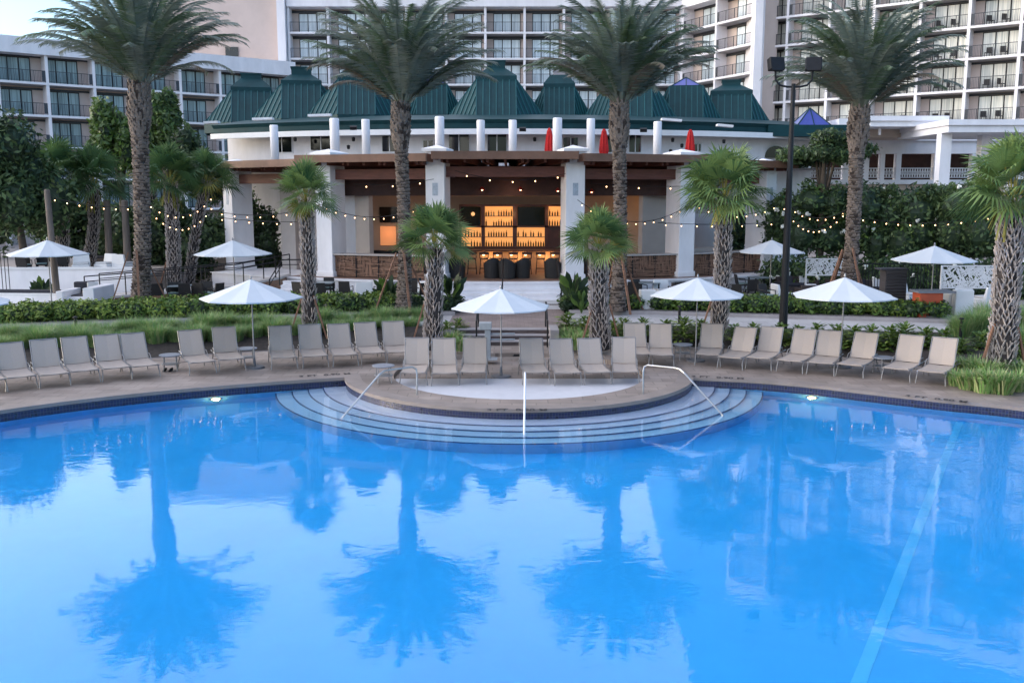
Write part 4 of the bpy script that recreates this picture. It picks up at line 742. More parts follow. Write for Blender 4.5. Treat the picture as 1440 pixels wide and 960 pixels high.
# roofs
roofs = [(-8.6, 8.6, 7.22, 21.1), (9.3, 26.8, 7.13, 21.1), (-26.8, -9.3, 7.13, 21.1), (26.2, 43.6, 6.98, 20.9), (-46.5, -26.2, 6.98, 20.9)]
for ta, tb, zt, Ro in roofs:
    a, c = Vector(pol(ta, Ro)), Vector(pol(tb, Ro)); ai, ci = Vector(pol(ta, 11)), Vector(pol(tb, 11))
    b = B(); b.prism([tuple(a), tuple(c), tuple(ci), tuple(ai)], zt - .10, zt - .01); o = b.build('roof_deck', [mat('grey_roof_membrane', (.22, .21, .21), .8, .1, 2)], bar)
    b = B(); e = (c - a).normalized(); nrm = Vector((e.y, -e.x))
    b.bar((a.x, a.y, zt - .15), (c.x, c.y, zt - .15), .07, .34); b.bar((a.x, a.y, zt - .15), (ai.x, ai.y, zt - .15), .07, .34); b.bar((c.x, c.y, zt - .15), (ci.x, ci.y, zt - .15), .07, .34); b.build('fascia', M['fascia'], bar)
    b = B(); i0 = a.lerp(ai, .02); 
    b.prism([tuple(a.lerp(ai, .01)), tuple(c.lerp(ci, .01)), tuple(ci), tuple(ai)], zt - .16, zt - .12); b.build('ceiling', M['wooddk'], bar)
    L_ = (c - a).length; n = int(L_ / .95) + 1
    for k in range(n):
        for off in (-.12, .12) if k % 2 == 0 else (0,):
            f = (k + .5) / n + off / L_; p = a.lerp(c, f); q = ai.lerp(ci, f); p2 = p.lerp(q, .045); q2 = p.lerp(q, .9); b = B(); b.bar((p2.x, p2.y, zt - .31), (q2.x, q2.y, zt - .31), .10, .26); b.build('rafter', M['wood'], bar)
    a, c = Vector(pol(ta if abs(ta) > 9.5 else ta, 19.55)), Vector(pol(tb, 19.55)); b = B(); b.bar((a.x, a.y, zt - .82), (c.x, c.y, zt - .82), .26, .46); b.build('front_beam', M['wood'], bar)
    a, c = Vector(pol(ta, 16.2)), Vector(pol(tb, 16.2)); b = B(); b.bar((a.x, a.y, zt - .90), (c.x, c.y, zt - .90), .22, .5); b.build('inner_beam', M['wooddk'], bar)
# lower inner ceiling and inner walls
DW = 50.2
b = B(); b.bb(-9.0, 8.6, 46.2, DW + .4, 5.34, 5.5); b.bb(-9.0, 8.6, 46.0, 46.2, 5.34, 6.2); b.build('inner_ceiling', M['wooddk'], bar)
zt_hdr, zs1, zs0 = ZY(276, DW), ZY(289, DW), ZY(346, DW)
b = B()
xw = lambda px, D=DW: P(px, 330, D)[0]
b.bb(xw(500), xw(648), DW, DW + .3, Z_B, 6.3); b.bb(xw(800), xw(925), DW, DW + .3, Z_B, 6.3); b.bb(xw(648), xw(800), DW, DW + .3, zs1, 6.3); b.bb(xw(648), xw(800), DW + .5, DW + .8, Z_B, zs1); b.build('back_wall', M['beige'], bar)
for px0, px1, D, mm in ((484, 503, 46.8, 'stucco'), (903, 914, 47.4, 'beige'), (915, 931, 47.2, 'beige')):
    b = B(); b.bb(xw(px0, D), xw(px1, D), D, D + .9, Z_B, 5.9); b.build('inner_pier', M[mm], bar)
# side walls behind the outer bays with their openings
for sg_n in (-1, 1):
    Rw = 17.4
    A0, A1 = Vector(pol(sg_n * 41.5, Rw)), Vector(pol(sg_n * 22, Rw)); W_ = (A1 - A0).length; e = (A1 - A0).normalized()
    if sg_n < 0: f0, f1, zo0, zo1 = .17, .50, Z_B, 5.25
    else: f0, f1, zo0, zo1 = .14, .45, 2.75, 4.45
    def seg(fa, fb, z0, z1, b):
        p, q = A0.lerp(A1, fa), A0.lerp(A1, fb); b.bar((p.x, p.y, (z0 + z1) / 2), (q.x, q.y, (z0 + z1) / 2), .3, z1 - z0)
    b = B(); seg(0, f0, Z_B, 6.2, b); seg(f1, 1, Z_B, 6.2, b); seg(f0, f1, zo1, 6.2, b)
    if zo0 > Z_B: seg(f0, f1, Z_B, zo0, b)
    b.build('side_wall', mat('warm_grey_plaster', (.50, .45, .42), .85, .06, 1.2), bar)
# rear curtain wall that closes the ground floor
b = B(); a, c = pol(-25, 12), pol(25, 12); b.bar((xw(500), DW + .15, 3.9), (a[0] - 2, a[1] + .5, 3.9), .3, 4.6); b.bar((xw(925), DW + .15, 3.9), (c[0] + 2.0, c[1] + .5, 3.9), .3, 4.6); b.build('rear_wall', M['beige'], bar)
# rustic front counters
rust = bpy.data.materials.new('rustic_stick_cladding'); rust.use_nodes = True; nt = rust.node_tree; N = nt.nodes; L = nt.links; bs_ = N['Principled BSDF']; bs_.inputs['Roughness'].default_value = .8
tc = N.new('ShaderNodeTexCoord'); cr = N.new('ShaderNodeValToRGB'); cr.color_ramp.elements[0].position = .32; cr.color_ramp.elements[0].color = (.02, .012, .01, 1); cr.color_ramp.elements[1].position = .62; cr.color_ramp.elements[1].color = (.26, .14, .09, 1)
mpa = N.new('ShaderNodeMapping'); mpa.inputs['Scale'].default_value = (1.2, 1.2, 16); nza = N.new('ShaderNodeTexNoise'); nza.inputs['Scale'].default_value = 1.6; mpb = N.new('ShaderNodeMapping'); mpb.inputs['Scale'].default_value = (11, 11, 1.2); nzb = N.new('ShaderNodeTexNoise'); nzb.inputs['Scale'].default_value = 1.5
nzc = N.new('ShaderNodeTexNoise'); nzc.inputs['Scale'].default_value = 1.1; mxx = N.new('ShaderNodeMix'); rc = N.new('ShaderNodeValToRGB'); rc.color_ramp.elements[0].position = .48; rc.color_ramp.elements[1].position = .52
for m_, n_ in ((mpa, nza), (mpb, nzb)): L.new(tc.outputs['Object'], m_.inputs[0]); L.new(m_.outputs[0], n_.inputs['Vector'])
L.new(tc.outputs['Object'], nzc.inputs['Vector']); L.new(nzc.outputs['Fac'], rc.inputs[0]); L.new(rc.outputs[0], mxx.inputs[0]); L.new(nza.outputs['Fac'], mxx.inputs[2]); L.new(nzb.outputs['Fac'], mxx.inputs[3]); L.new(mxx.outputs[0], cr.inputs[0]); L.new(cr.outputs[0], bs_.inputs['Base Color'])
bp = N.new('ShaderNodeBump'); bp.inputs['Distance'].default_value = .05; L.new(mxx.outputs[0], bp.inputs['Height']); L.new(bp.outputs[0], bs_.inputs['Normal'])
for ta, tb in ((-24, -10.6), (10.6, 24), (26, 40)):
    a, c = Vector(pol(ta, 19.5)), Vector(pol(tb, 19.5)); e = (c - a).normalized(); zc = Z_B + 1.02
    b = B(); b.bar((a.x, a.y, (Z_B + zc) / 2 + .02), (c.x, c.y, (Z_B + zc) / 2 + .02), .5, zc - Z_B - .04); o = b.build('counter_front', rust, bar)
    b = B(); b.bar((a.x, a.y - .03, zc + .03), (c.x, c.y - .03, zc + .03), .75, .06); b.build('counter_top', mat('pale_stone_top', (.42, .38, .36), .5, .1, 4), o)
    n = 4
    for k in range(n + 1):
        b = B(); p = a.lerp(c, k / n); b.bar((p.x + e.y * .27, p.y - e.x * .27, Z_B), (p.x + e.y * .27, p.y - e.x * .27, zc), .06, .05); b.build('frame_post', M['black'], o)
    b = B(); random.seed(int(ta * 3))
    for k in range(70):   # split sticks fixed to the cladding
        f = random.uniform(.01, .97); p = a.lerp(c, f); z = Z_B + random.uniform(.06, .94); l = random.uniform(.3, .9); q = a.lerp(c, min(.99, f + l / (c - a).length)); oo = .265 + random.random() * .03
        if k % 3: b.bar((p.x + e.y * oo, p.y - e.x * oo, z), (q.x + e.y * oo, q.y - e.x * oo, z + random.uniform(-.02, .02)), .03, .035)
        else: z1 = min(zc - .03, z + l * .7); b.bar((p.x + e.y * oo, p.y - e.x * oo, z), (p.x + e.y * oo, p.y - e.x * oo, z1), .03, .035)
    b.build('stick_relief', mat('split_stick', (.24, .135, .09), .75, .35, 9), o)
# back bar
bb_ = thing('back_bar', (0, DW - .3, Z_B), 'tall dark back bar cabinet with glowing amber shelves and black screens', 'bar shelving'); amb = emis('amber_backlight', (1, .42, .12), .24); mah = mat('mahogany', (.07, .018, .012), .4, .3, 3)
cols = [649, 677, 682, 721, 727, 766, 771, 797]
X = [xw(p, DW - .3) for p in cols]; yb = DW - .3; zm = ZY(318, yb)
b = B(); b.bb(X[0] - .1, X[-1] + .1, yb - .25, DW + .02, zs1 - .04, zs1 + .06); b.bb(X[0] - .1, X[-1] + .1, yb - .25, DW + .02, zm - .06, zm + .02); b.bb(X[0] - .1, X[-1] + .1, yb - .4, DW + .02, Z_B, zs0)
for i in (1, 3, 5): b.bb(X[i], X[i + 1], yb - .25, DW + .02, zs0, zs1 - .04)
b.bb(X[0] - .1, X[0], yb - .25, DW + .02, zs0, zs1 - .04); b.bb(X[-1], X[-1] + .1, yb - .25, DW + .02, zs0, zs1 - .04); b.build('cabinet', mah, bb_)
cells = [(2, 0, 1), (0, 0, 0), (4, 1, 0), (6, 0, 1), (0, 1, 1), (4, 0, 0)]
for i, (ci, zz0, zz1) in enumerate([(0, zs0, zm - .06), (2, zs0, zm - .06), (4, zs0, zm - .06), (2, zm + .02, zs1 - .04), (6, zm + .02, zs1 - .04), (6, zs0, zm - .06)]):
    if i == 5: b = B(); b.bb(X[6], X[7], yb - .1, yb, zz0, zz1); b.build('dark_door', mah, bb_); continue
    b = B(); b.bb(X[ci], X[ci + 1], DW - .03, DW + .0, zz0, zz1); b.build('light_panel', amb, bb_); h = (zz1 - zz0)
    b = B(); b.bb(X[ci], X[ci + 1], yb - .15, DW - .04, zz0 + h * .48, zz0 + h * .48 + .03); b.build('shelf', mat('shelf_glass', (.25, .2, .16), .2, .1, 4), bb_)
for ci, z0_, z1_ in ((0, zm + .04, zs1 - .06), (4, zm + .04, zs1 - .06)):
    b = B(); b.bb(X[ci] + .02, X[ci + 1] - .02, yb - .32, yb - .26, z0_, z1_); b.build('screen', M['screen'], bb_)
def make_bottle(): b = B(); b.lathe((0, 0), [(.035, 0), (.038, .01), (.038, .19), (.014, .24), (.013, .31), (.016, .315)], 8); return tag(b.build('bottle', mat('bottle_glass', (.05, .025, .01), .12, .5, 6, rnd=.5)), 'small dark bottle lined up on the glowing back bar shelves', 'bottle', 'bottles on the back bar shelves')
BO = make_bottle(); used = 0; random.seed(4)
for ci, zz0, zz1 in ((0, zs0, zm - .06), (2, zs0, zm - .06), (4, zs0, zm - .06), (2, zm + .02, zs1 - .04), (6, zm + .02, zs1 - .04)):
    h = zz1 - zz0
    for zr in (zz0 + .002, zz0 + h * .48 + .031):
        n = max(3, int((X[ci + 1] - X[ci]) / .13))
        for k in range(n):
            if random.random() < .15: continue
            o = BO if not used else BO.copy(); 
            if used: COL.objects.link(o)
            used = 1; o.location = (X[ci] + (k + .5) * (X[ci + 1] - X[ci]) / n, yb - .02, zr); o.scale = (1, 1, random.uniform(.75, 1.15))
# main bar counter
yc = 47.0; zc = Z_B + 1.12
mb = thing('bar_counter', (0, yc, Z_B), 'long dark bar counter lit warmly from below behind the stools', 'bar counter')
b = B(); b.bb(xw(640, yc), xw(802, yc), yc - .3, yc + .45, zc - .07, zc); b.build('counter_top', mah, mb); b = B(); b.bb(xw(643, yc), xw(799, yc), yc, yc + .4, Z_B, zc - .07); b.build('counter_front', mat('painted_glow_front', (.42, .24, .12), .5, .2, 2), mb)  # plain warm colour carries the front panel's lit glow; the panel emits nothing
for px in (680, 699.5, 719, 739, 759, 778):
    b = B(); x = xw(px, yc); b.lathe((x, yc - .10), [(.02, zc - .12), (.07, zc - .22), (.06, zc - .26), (.01, zc - .28)], 10); b.build('lamp', emis('counter_lamp', (1, .60, .25), 3) if 'counter_lamp' not in MATS else MATS['counter_lamp'], mb)
for px in (690, 729, 768): lamp('counter_glow', (xw(px, yc), yc - .35, zc - .35), (1, .55, .22), 3, .08)
for px in (665, 720, 775): lamp('back_bar_glow', (xw(px, yb), yb - .9, 4.4), (1, .5, .2), 3.5, .1)
lamp('wall_wash', (xw(941, 49), 49.0, 4.9), (1, .5, .16), 10, .12); lamp('wall_wash', (xw(545, 49.6), 49.6, 3.4), (1, .5, .2), 1.5, .06)
lamp('ceiling_glow', (-5.5, 47.8, 5.0), (1, .58, .38), 5, .2); lamp('ceiling_glow', (5.2, 47.8, 5.0), (1, .58, .38), 5, .2); lamp('ceiling_glow', (0, 45.2, 5.3), (1, .58, .36), 4, .2)
# lit wall niche and tv in the left bay
b = B(); x0_, x1_ = xw(535), xw(557); b.bb(x0_, x1_, DW - .06, DW - .005, ZY(345, DW), ZY(318, DW)); b.build('lit_niche', emis('niche_glow', (1, .42, .18), .10), bar)
b = B(); b.bb(xw(535), xw(572), DW - .12, DW - .01, ZY(313, DW), ZY(291, DW)); tag(b.build('wall_screen', M['screen'], loc=(xw(552), DW, ZY(302, DW))), 'black wall screen left of the second date palm in the bar', 'tv screen')
b = B(); b.bb(xw(466, 47.5), xw(560, 47.5), 47.3, 47.9, Z_B, ZY(352, 47.5)); b.build('service_counter', M['black'], bar)
# pendants
PEN_E = emis('pendant_glow', (1, .35, .2), 4); used = 0
for px, py, D, lb in ((678, 266, 45.5, 'red glowing pendant lamp, left one in the centre bay'), (732, 266, 45.5, 'red glowing pendant lamp, middle one in the centre bay'), (784.5, 267.5, 45.5, 'red glowing pendant lamp, right one beside the pillar'), (832, 269, 46, 'dim red pendant lamp right of the right entrance pillar')):
    q = P(px, py, D); t = thing('pendant_lamp', q, lb, 'pendant lamp', 'pendant lamps'); b = B(); b.tube([(q[0], D, q[2] + .1), (q[0], D, 6.25)], .008, 5); b.build('cord', M['black'], t)
    b = B(); b.lathe(q, [(.03, q[2] + .12), (.06, q[2] + .08), (.17, q[2] - .04)], 12); b.build('shade', mat('red_shade', (.3, .03, .02), .4, .2, 4), t); b = B(); b.lathe(q, [(.01, q[2] - .07), (.06, q[2] - .04), (.06, q[2]), (.01, q[2] + .04)], 8); b.build('bulb', PEN_E, t)

# ------------------------------------------------------------------ upper pavilion with green turrets
UC = (-.3, 86.); Z2 = 6.95
up = thing('turret_pavilion', (-.3, 52, Z2), 'white upper building with green metal turret roofs behind the bar', 'pavilion')
zE = ZY(182, 50.8)
A = list(range(-30, 35, 1))
def upt(t, R): return pol(t, R, UC)
b = B(); b.wall([upt(t, 33) for t in A], 0.5, zE + .3); b.build('wall', M['stucco'], up)
b = B(); b.poly([[upt(t, 36.5) for t in A] + [upt(t, 32.9) for t in A[::-1]]], Z2 - .1); b.build('terrace', M['terrace'], up)
b = B(); pts = [upt(t, 34.3) for t in A]; p2 = [upt(t, 34.0) for t in A]; zb0, zb1 = ZY(187, 50.7), ZY(179, 50.7); b.wall(pts, zb0, zb1); b.wall(p2[::-1], zb0, zb1); k = len(pts); b.add([(p[0], p[1], zb0) for p in pts] + [(p[0], p[1], zb0) for p in p2], [(i + k, i + 1 + k, i + 1, i) for i in range(k - 1)]); b.build('eaves_beam', M['white'], up)
# green skirt
z1_, z2_ = ZY(166, 51), ZY(159, 53.5)
b = B(); e0 = [upt(t, 34.05) for t in A]; e1 = [upt(t, 34.05) for t in A]; e2 = [upt(t, 31.5) for t in A]; b.wall(e0, zb1 + .0, z1_ - .2); vs = [(p[0], p[1], z1_ - .2) for p in e0] + [(p[0], p[1], z1_) for p in [upt(t, 34.2) for t in A]] + [(p[0], p[1], z2_) for p in e2] + [(p[0], p[1], z2_ + .15) for p in [upt(t, 22) for t in A]]
b.add(vs, [(i + j * k, i + 1 + j * k, i + 1 + (j + 1) * k, i + (j + 1) * k) for j in range(3) for i in range(k - 1)]); b.build('roof_skirt', M['green'], up)
# white copings peeking along the skirt
for px0, px1, y in ((288, 308, 173), (356, 384, 168), (434, 466, 163), (930, 958, 168), (1008, 1030, 176)):
    a = P(px0, y, 52.2); c = P(px1, y + (-1 if px0 < 700 else 2), 52.2); b = B(); b.bar(a, c, .5, .12); b.build('parapet_coping', M['white'], up)
for px, py in ((385, 176), (470, 166.5), (514, 168), (618, 164), (676, 169), (721, 169), (784, 166), (831, 167), (925, 171)):
    a = P(px, py, 50.0); b = B(); r_ = .21 + (.03 if px in (618, 784, 470) else 0); b.lathe((a[0], 50.0), [(r_, Z2 - .1), (r_, a[2] - .05), (r_ * .9, a[2]), (.01, a[2] + .01)], 18); b.build('column', M['stucco'], up, smooth=True)
# windows / doors on the upper wall
def upwin(px0, px1, y0, y1, name='window', m='screen', arch=False):
    D = 53.3; xm = P((px0 + px1) / 2, 200, D)[0]; th = math.degrees(math.asin(max(-1, min(1, (xm - UC[0]) / 33)))); D = UC[1] - 33 * math.cos(rad(th)); w_ = (P(px1, 200, D)[0] - P(px0, 200, D)[0]) / math.cos(rad(th)); za, zb = ZY(y0, D), ZY(y1, D)
    b = B(); obox(b, th, 33.05, w_ + .16, .08, zb - .08, za + .08, UC); o = b.build(name, M['white'], up); b = B(); obox(b, th, 33.10, w_, .06, zb, za, UC); g_ = b.build('pane', M[m], o)
    b = B(); obox(b, th, 33.13, .05, .05, zb, za, UC); b.build('mullion', M['white'], o)
for a_ in ((370, 398, 192, 214), (430, 461, 190, 211), (537, 558, 192, 213), (596, 609, 198, 213), (632, 660, 188, 214), (686, 712, 188, 214), (792, 812, 194, 212), (846, 876, 192, 214), (886, 902, 190, 214), (983, 992, 203, 213)): upwin(*a_)
M['shadegl'] = mat('grey_olive_glass', (.09, .10, .09), .15, .3, 1)
# arch at the right
for px0, px1, y0, y1 in ((1076, 1108, 201, 222),):
    D = 56.5; c = P((px0 + px1) / 2, y1, D); r_ = (P(px1, y1, D)[0] - P(px0, y1, D)[0]) / 2; pts = [(c[0] + r_ * math.cos(rad(a)), c[2] + r_ * 1.05 * math.sin(rad(a))) for a in range(0, 181, 12)]
    Dw = UC[1] - math.sqrt(33 ** 2 - (c[0] - UC[0]) ** 2) - .35; b = B(); b.add([(x, Dw, z) for x, z in pts] + [(x, Dw + .3, z) for x, z in pts], [tuple(range(len(pts)))[::-1]] + [(i, i + 1, i + 1 + len(pts), i + len(pts)) for i in range(len(pts) - 1)]); b.build('arch_window', M['screen'], up)
# small black lanterns/speakers on the wall
for px, py in ((415, 196), (497, 196), (752, 196), (946, 197), (959, 205), (1018, 199), (490, 207), (943, 213), (1050, 221)):
    D = 52.85 + abs(px - 715) ** 2 * 1.1e-5; a = P(px, py, D); b = B(); b.lathe(a, [(.02, a[2] - .12), (.08, a[2] - .1), (.10, a[2] + .08), (.02, a[2] + .12)], 8); b.build('wall_lantern', M['black'], up)
for px, py in ((497, 180), (735, 182), (905, 183)):
    a = P(px, py, 50.3); b = B(); b.box(a, (.35, .15, .18), tilt=.5); b.build('spotlight', M['black'], up)
# turrets
TC = (-.3, 84.); TRr = 27.
def turret(px, yb, nk, yn, base_half, box=None, hip=None, glass=None, dD=0, vent=False):
    x = P(px, yb, 58)[0]; th = math.degrees(math.asin((x - TC[0]) / (TRr + 1))); D = TC[1] - math.sqrt(TRr ** 2 - (x - TC[0]) ** 2) + dD; x = P(px, yb, D)[0]
    sc = D / 1330; n_ = nk * sc; w_ = base_half * sc; zb_ = ZY(yb, D - w_) - .05; zn = ZY(yn, D); dia = n_
    rzz = -math.atan2(x, D) * .85; R2 = Matrix.Rotation(rzz, 3, 'Z'); cc = Vector((x, D, 0)); T = lambda a, c, z: tuple(cc + R2 @ Vector((a, c, 0)) + Vector((0, 0, z)))
    b = B(); ring0 = [(-n_, -w_), (n_, -w_), (w_, -n_), (w_, n_), (n_, w_), (-n_, w_), (-w_, n_), (-w_, -n_)]; nk4 = [(-n_, -n_), (n_, -n_), (n_, n_), (-n_, n_)]
    b.add([T(a, c, zb_) for a, c in ring0] + [T(a, c, zn) for a, c in nk4], [(0, 1, 9, 8), (1, 2, 9), (2, 3, 10, 9), (3, 4, 10), (4, 5, 11, 10), (5, 6, 11), (6, 7, 8, 11), (7, 0, 8)]); b.wall([T(a, c, 0)[:2] for a, c in ring0], zb_ - .6, zb_, 0, True)
    o = b.build('turret_roof', M['green'], up)
    b = B()     # standing seams
    def seam(p, q): b.bar(p, q, .06, .09)
    for (i, j, ka, kb) in ((0, 1, 0, 1), (2, 3, 1, 2), (6, 7, 3, 0), (4, 5, 2, 3)):
        for q in range(0, 7): f = q / 6; a = Vector(T(*ring0[i], zb_)).lerp(Vector(T(*ring0[j], zb_)), f); c = Vector(T(*nk4[ka], zn)).lerp(Vector(T(*nk4[kb], zn)), f); seam(a, c)
    for (i, j, ka) in ((1, 2, 1), (7, 0, 0), (3, 4, 2), (5, 6, 3)):
        p, q, r_ = Vector(T(*ring0[i], zb_)), Vector(T(*ring0[j], zb_)), Vector(T(*nk4[ka], zn)); mid = (p + q) / 2; d = r_ - mid; n = 7
        for s_ in range(1, n):
            f = s_ / n; a = p.lerp(q, f); t_ = 1 - abs(2 * f - 1); seam(a, a + d * t_ * .98)
    b.build('seams', M['greenrib'], o)
    if glass:
        z0_, z1_ = ZY(glass[0], D), ZY(glass[1], D); g_ = glass[2] * sc; b = B(); b.add([T(-g_, -g_, z0_), T(g_, -g_, z0_), T(g_, g_, z0_), T(-g_, g_, z0_), T(0, 0, z1_)], [(0, 1, 4), (1, 2, 4), (2, 3, 4), (3, 0, 4)]); q_ = b.build('skylight', M['bluegl'], o)
        b = B(); C4 = [T(-g_, -g_, z0_), T(g_, -g_, z0_), T(g_, g_, z0_), T(-g_, g_, z0_)]
        for i in range(4): b.bar(C4[i], T(0, 0, z1_), .06, .06); b.bar(C4[i], C4[(i + 1) % 4], .09, .12)
        b.bar(T(0, -g_, z0_), T(0, 0, z1_), .05, .05); b.build('skylight_bars', M['green'], q_)
    if hip:
        z0_, z1_ = zn - .02, ZY(hip[0], D); g_ = hip[1] * sc; f_ = n_ * 1.06; b = B(); b.add([T(-f_, -f_, z0_ - .1), T(f_, -f_, z0_ - .1), T(f_, f_, z0_ - .1), T(-f_, f_, z0_ - .1), T(-f_, -f_, z0_ + .22), T(f_, -f_, z0_ + .22), T(f_, f_, z0_ + .22), T(-f_, f_, z0_ + .22), T(-g_, -g_, z1_), T(g_, -g_, z1_), T(g_, g_, z1_), T(-g_, g_, z1_)],
            [(0, 1, 5, 4), (1, 2, 6, 5), (2, 3, 7, 6), (3, 0, 4, 7), (4, 5, 9, 8), (5, 6, 10, 9), (6, 7, 11, 10), (7, 4, 8, 11), (8, 9, 10, 11), (3, 2, 1, 0)]); b.build('hip_cap', M['green'], o)
        if box: z2_ = ZY(box[0], D); b = B(); g2 = box[1] * sc; b.box((x, D, (z1_ + z2_) / 2), (2 * g2, 2 * g2, z2_ - z1_ + .04), rz=rzz); b.box((x, D, z2_ + .02), (2.15 * g2, 2.15 * g2, .08), rz=rzz); b.build('vent_box' if not vent else 'chimney', M['green'] if not vent else M['curb'], o)
        if vent: b = B(); z2_ = ZY(box[0], D); b.lathe((x, D), [(.25, z2_), (.33, z2_ + .1), (.33, z2_ + .22), (.15, z2_ + .32), (.01, z2_ + .34)], 14); b.build('chimney_cowl', M['black'], o)
turret(356, 171, 25, 130, 62, (106, 13), (112, 13), dD=1.5); turret(426, 166, 25, 121, 68, (97, 13), (107, 14)); turret(503, 160, 24, 115, 68, (91, 14), (100, 15)); turret(608, 160, 20, 121, 44, glass=(121, 103, 20), dD=1.5)
turret(698, 162, 26, 115, 66, (88, 12), (97.5, 12)); turret(786, 162, 20, 125, 44, (101, 8), (107, 12), dD=1.5, vent=True); turret(885, 165, 28, 118, 64, (97, 13), (103, 14)); turret(963, 174, 22, 124, 52, glass=(124, 109, 21), dD=.5); turret(1026, 184, 26, 135, 60, (115, 12), (121, 12), dD=0)
a = P(1138, 176, 58); g_ = 1.0; b = B(); z1_ = ZY(152, 58); b.add([(a[0] - g_, 58 - g_, a[2] - .1), (a[0] + g_, 58 - g_, a[2] - .1), (a[0] + g_, 58 + g_, a[2] - .1), (a[0] - g_, 58 + g_, a[2] - .1), (a[0], 58, z1_)], [(0, 1, 4), (1, 2, 4), (2, 3, 4), (3, 0, 4)]); o = b.build('skylight', M['bluegl'], up)
b = B(); C4 = [(a[0] - g_, 58 - g_, a[2] - .1), (a[0] + g_, 58 - g_, a[2] - .1), (a[0] + g_, 58 + g_, a[2] - .1), (a[0] - g_, 58 + g_, a[2] - .1)]
for i in range(4): b.bar(C4[i], (a[0], 58, z1_), .06, .06)
b.bar((a[0], 58 - g_, a[2] - .1), (a[0], 58, z1_), .05, .05); b.build('skylight_bars', M['green'], o)
b = B(); b.bb(P(1075, 180, 56)[0], P(1195, 180, 56)[0], 55.2, 62, ZY(193, 56), ZY(177, 56)); b.build('roof_wing', M['green'], up)
# closed red parasols on the upper terrace
used = 0
for px, yt, lb in ((772.5, 180, 'closed red parasol left of the white round column'), (849.5, 181, 'closed red parasol left of the third date palm'), (971, 182, 'closed red parasol at right beside the small square window')):
    a = P(px, yt, 50.6); z0_ = Z2; t = thing('closed_parasol', (a[0], 50.6, z0_), lb, 'parasol', 'closed red parasols'); H = a[2] - z0_
    b = B(); b.lathe((a[0], 50.6), [(.02, z0_), (.02, z0_ + .35)], 8); b.build('pole', M['alu'], t); b = B(); n = 16; prof = [(.20, .28), (.24, .4), (.21, .55), (.17, .75), (.12, .92), (.06, .985), (.01, 1.0)]; o_ = len(b.v)
    for r_, f in prof:
        for j in range(n): aa = 2 * math.pi * j / n; q = r_ * (1.12 if j % 2 else .78); b.v.append((a[0] + q * math.cos(aa), 50.6 + q * math.sin(aa), z0_ + H * f))
    for i in range(len(prof) - 1):
        for j in range(n): b.f.append((i * n + j, i * n + (j + 1) % n, (i + 1) * n + (j + 1) % n, (i + 1) * n + j)); b.m.append(0)
    b.build('canopy', M['redcan'], t)
# ------------------------------------------------------------------ HOTEL WINGS
def curtain_mat(name, c1, c2, rough=.25):
    m = bpy.data.materials.new(name); m.use_nodes = True; nt = m.node_tree; N = nt.nodes; L = nt.links; b = N['Principled BSDF']; b.inputs['Roughness'].default_value = rough; b.inputs['Specular IOR Level'].default_value = .6
    tc = N.new('ShaderNodeTexCoord'); mp = N.new('ShaderNodeMapping'); mp.inputs['Scale'].default_value = (5, 1, .15); oi = N.new('ShaderNodeObjectInfo'); ad = N.new('ShaderNodeVectorMath'); ad.operation = 'ADD'
    L.new(tc.outputs['Object'], mp.inputs[0]); L.new(mp.outputs[0], ad.inputs[0]); cb = N.new('ShaderNodeCombineXYZ'); ml = N.new('ShaderNodeMath'); ml.operation = 'MULTIPLY'; ml.inputs[1].default_value = 60; L.new(oi.outputs['Random'], ml.inputs[0]); L.new(ml.outputs[0], cb.inputs[0]); L.new(cb.outputs[0], ad.inputs[1])
    n = N.new('ShaderNodeTexNoise'); n.inputs['Scale'].default_value = 1.3; n.inputs['Detail'].default_value = 3; L.new(ad.outputs[0], n.inputs['Vector']); r = N.new('ShaderNodeValToRGB'); r.color_ramp.elements[0].position = .3; r.color_ramp.elements[0].color = (*c1, 1); r.color_ramp.elements[1].position = .6; r.color_ramp.elements[1].color = (*c2, 1)
    L.new(n.outputs['Fac'], r.inputs[0]); hs = N.new('ShaderNodeHueSaturation'); mr = N.new('ShaderNodeMapRange'); mr.inputs[3].default_value = .72; mr.inputs[4].default_value = 1.2; L.new(oi.outputs['Random'], mr.inputs[0]); L.new(mr.outputs[0], hs.inputs['Value']); L.new(r.outputs[0], hs.inputs['Color']); L.new(hs.outputs[0], b.inputs['Base Color']); MATS[name] = m; return m
PANE = {'l': curtain_mat('sheer_curtain_glass', (.09, .13, .14), (.30, .40, .41)), 'c': curtain_mat('curtain_sky_reflection_glass', (.48, .57, .62), (.80, .88, .92)), 'r': curtain_mat('cream_curtain_glass', (.35, .38, .37), (.78, .76, .68))}  # centre and angled wing panes: pale sky reflection is painted into the curtain colours
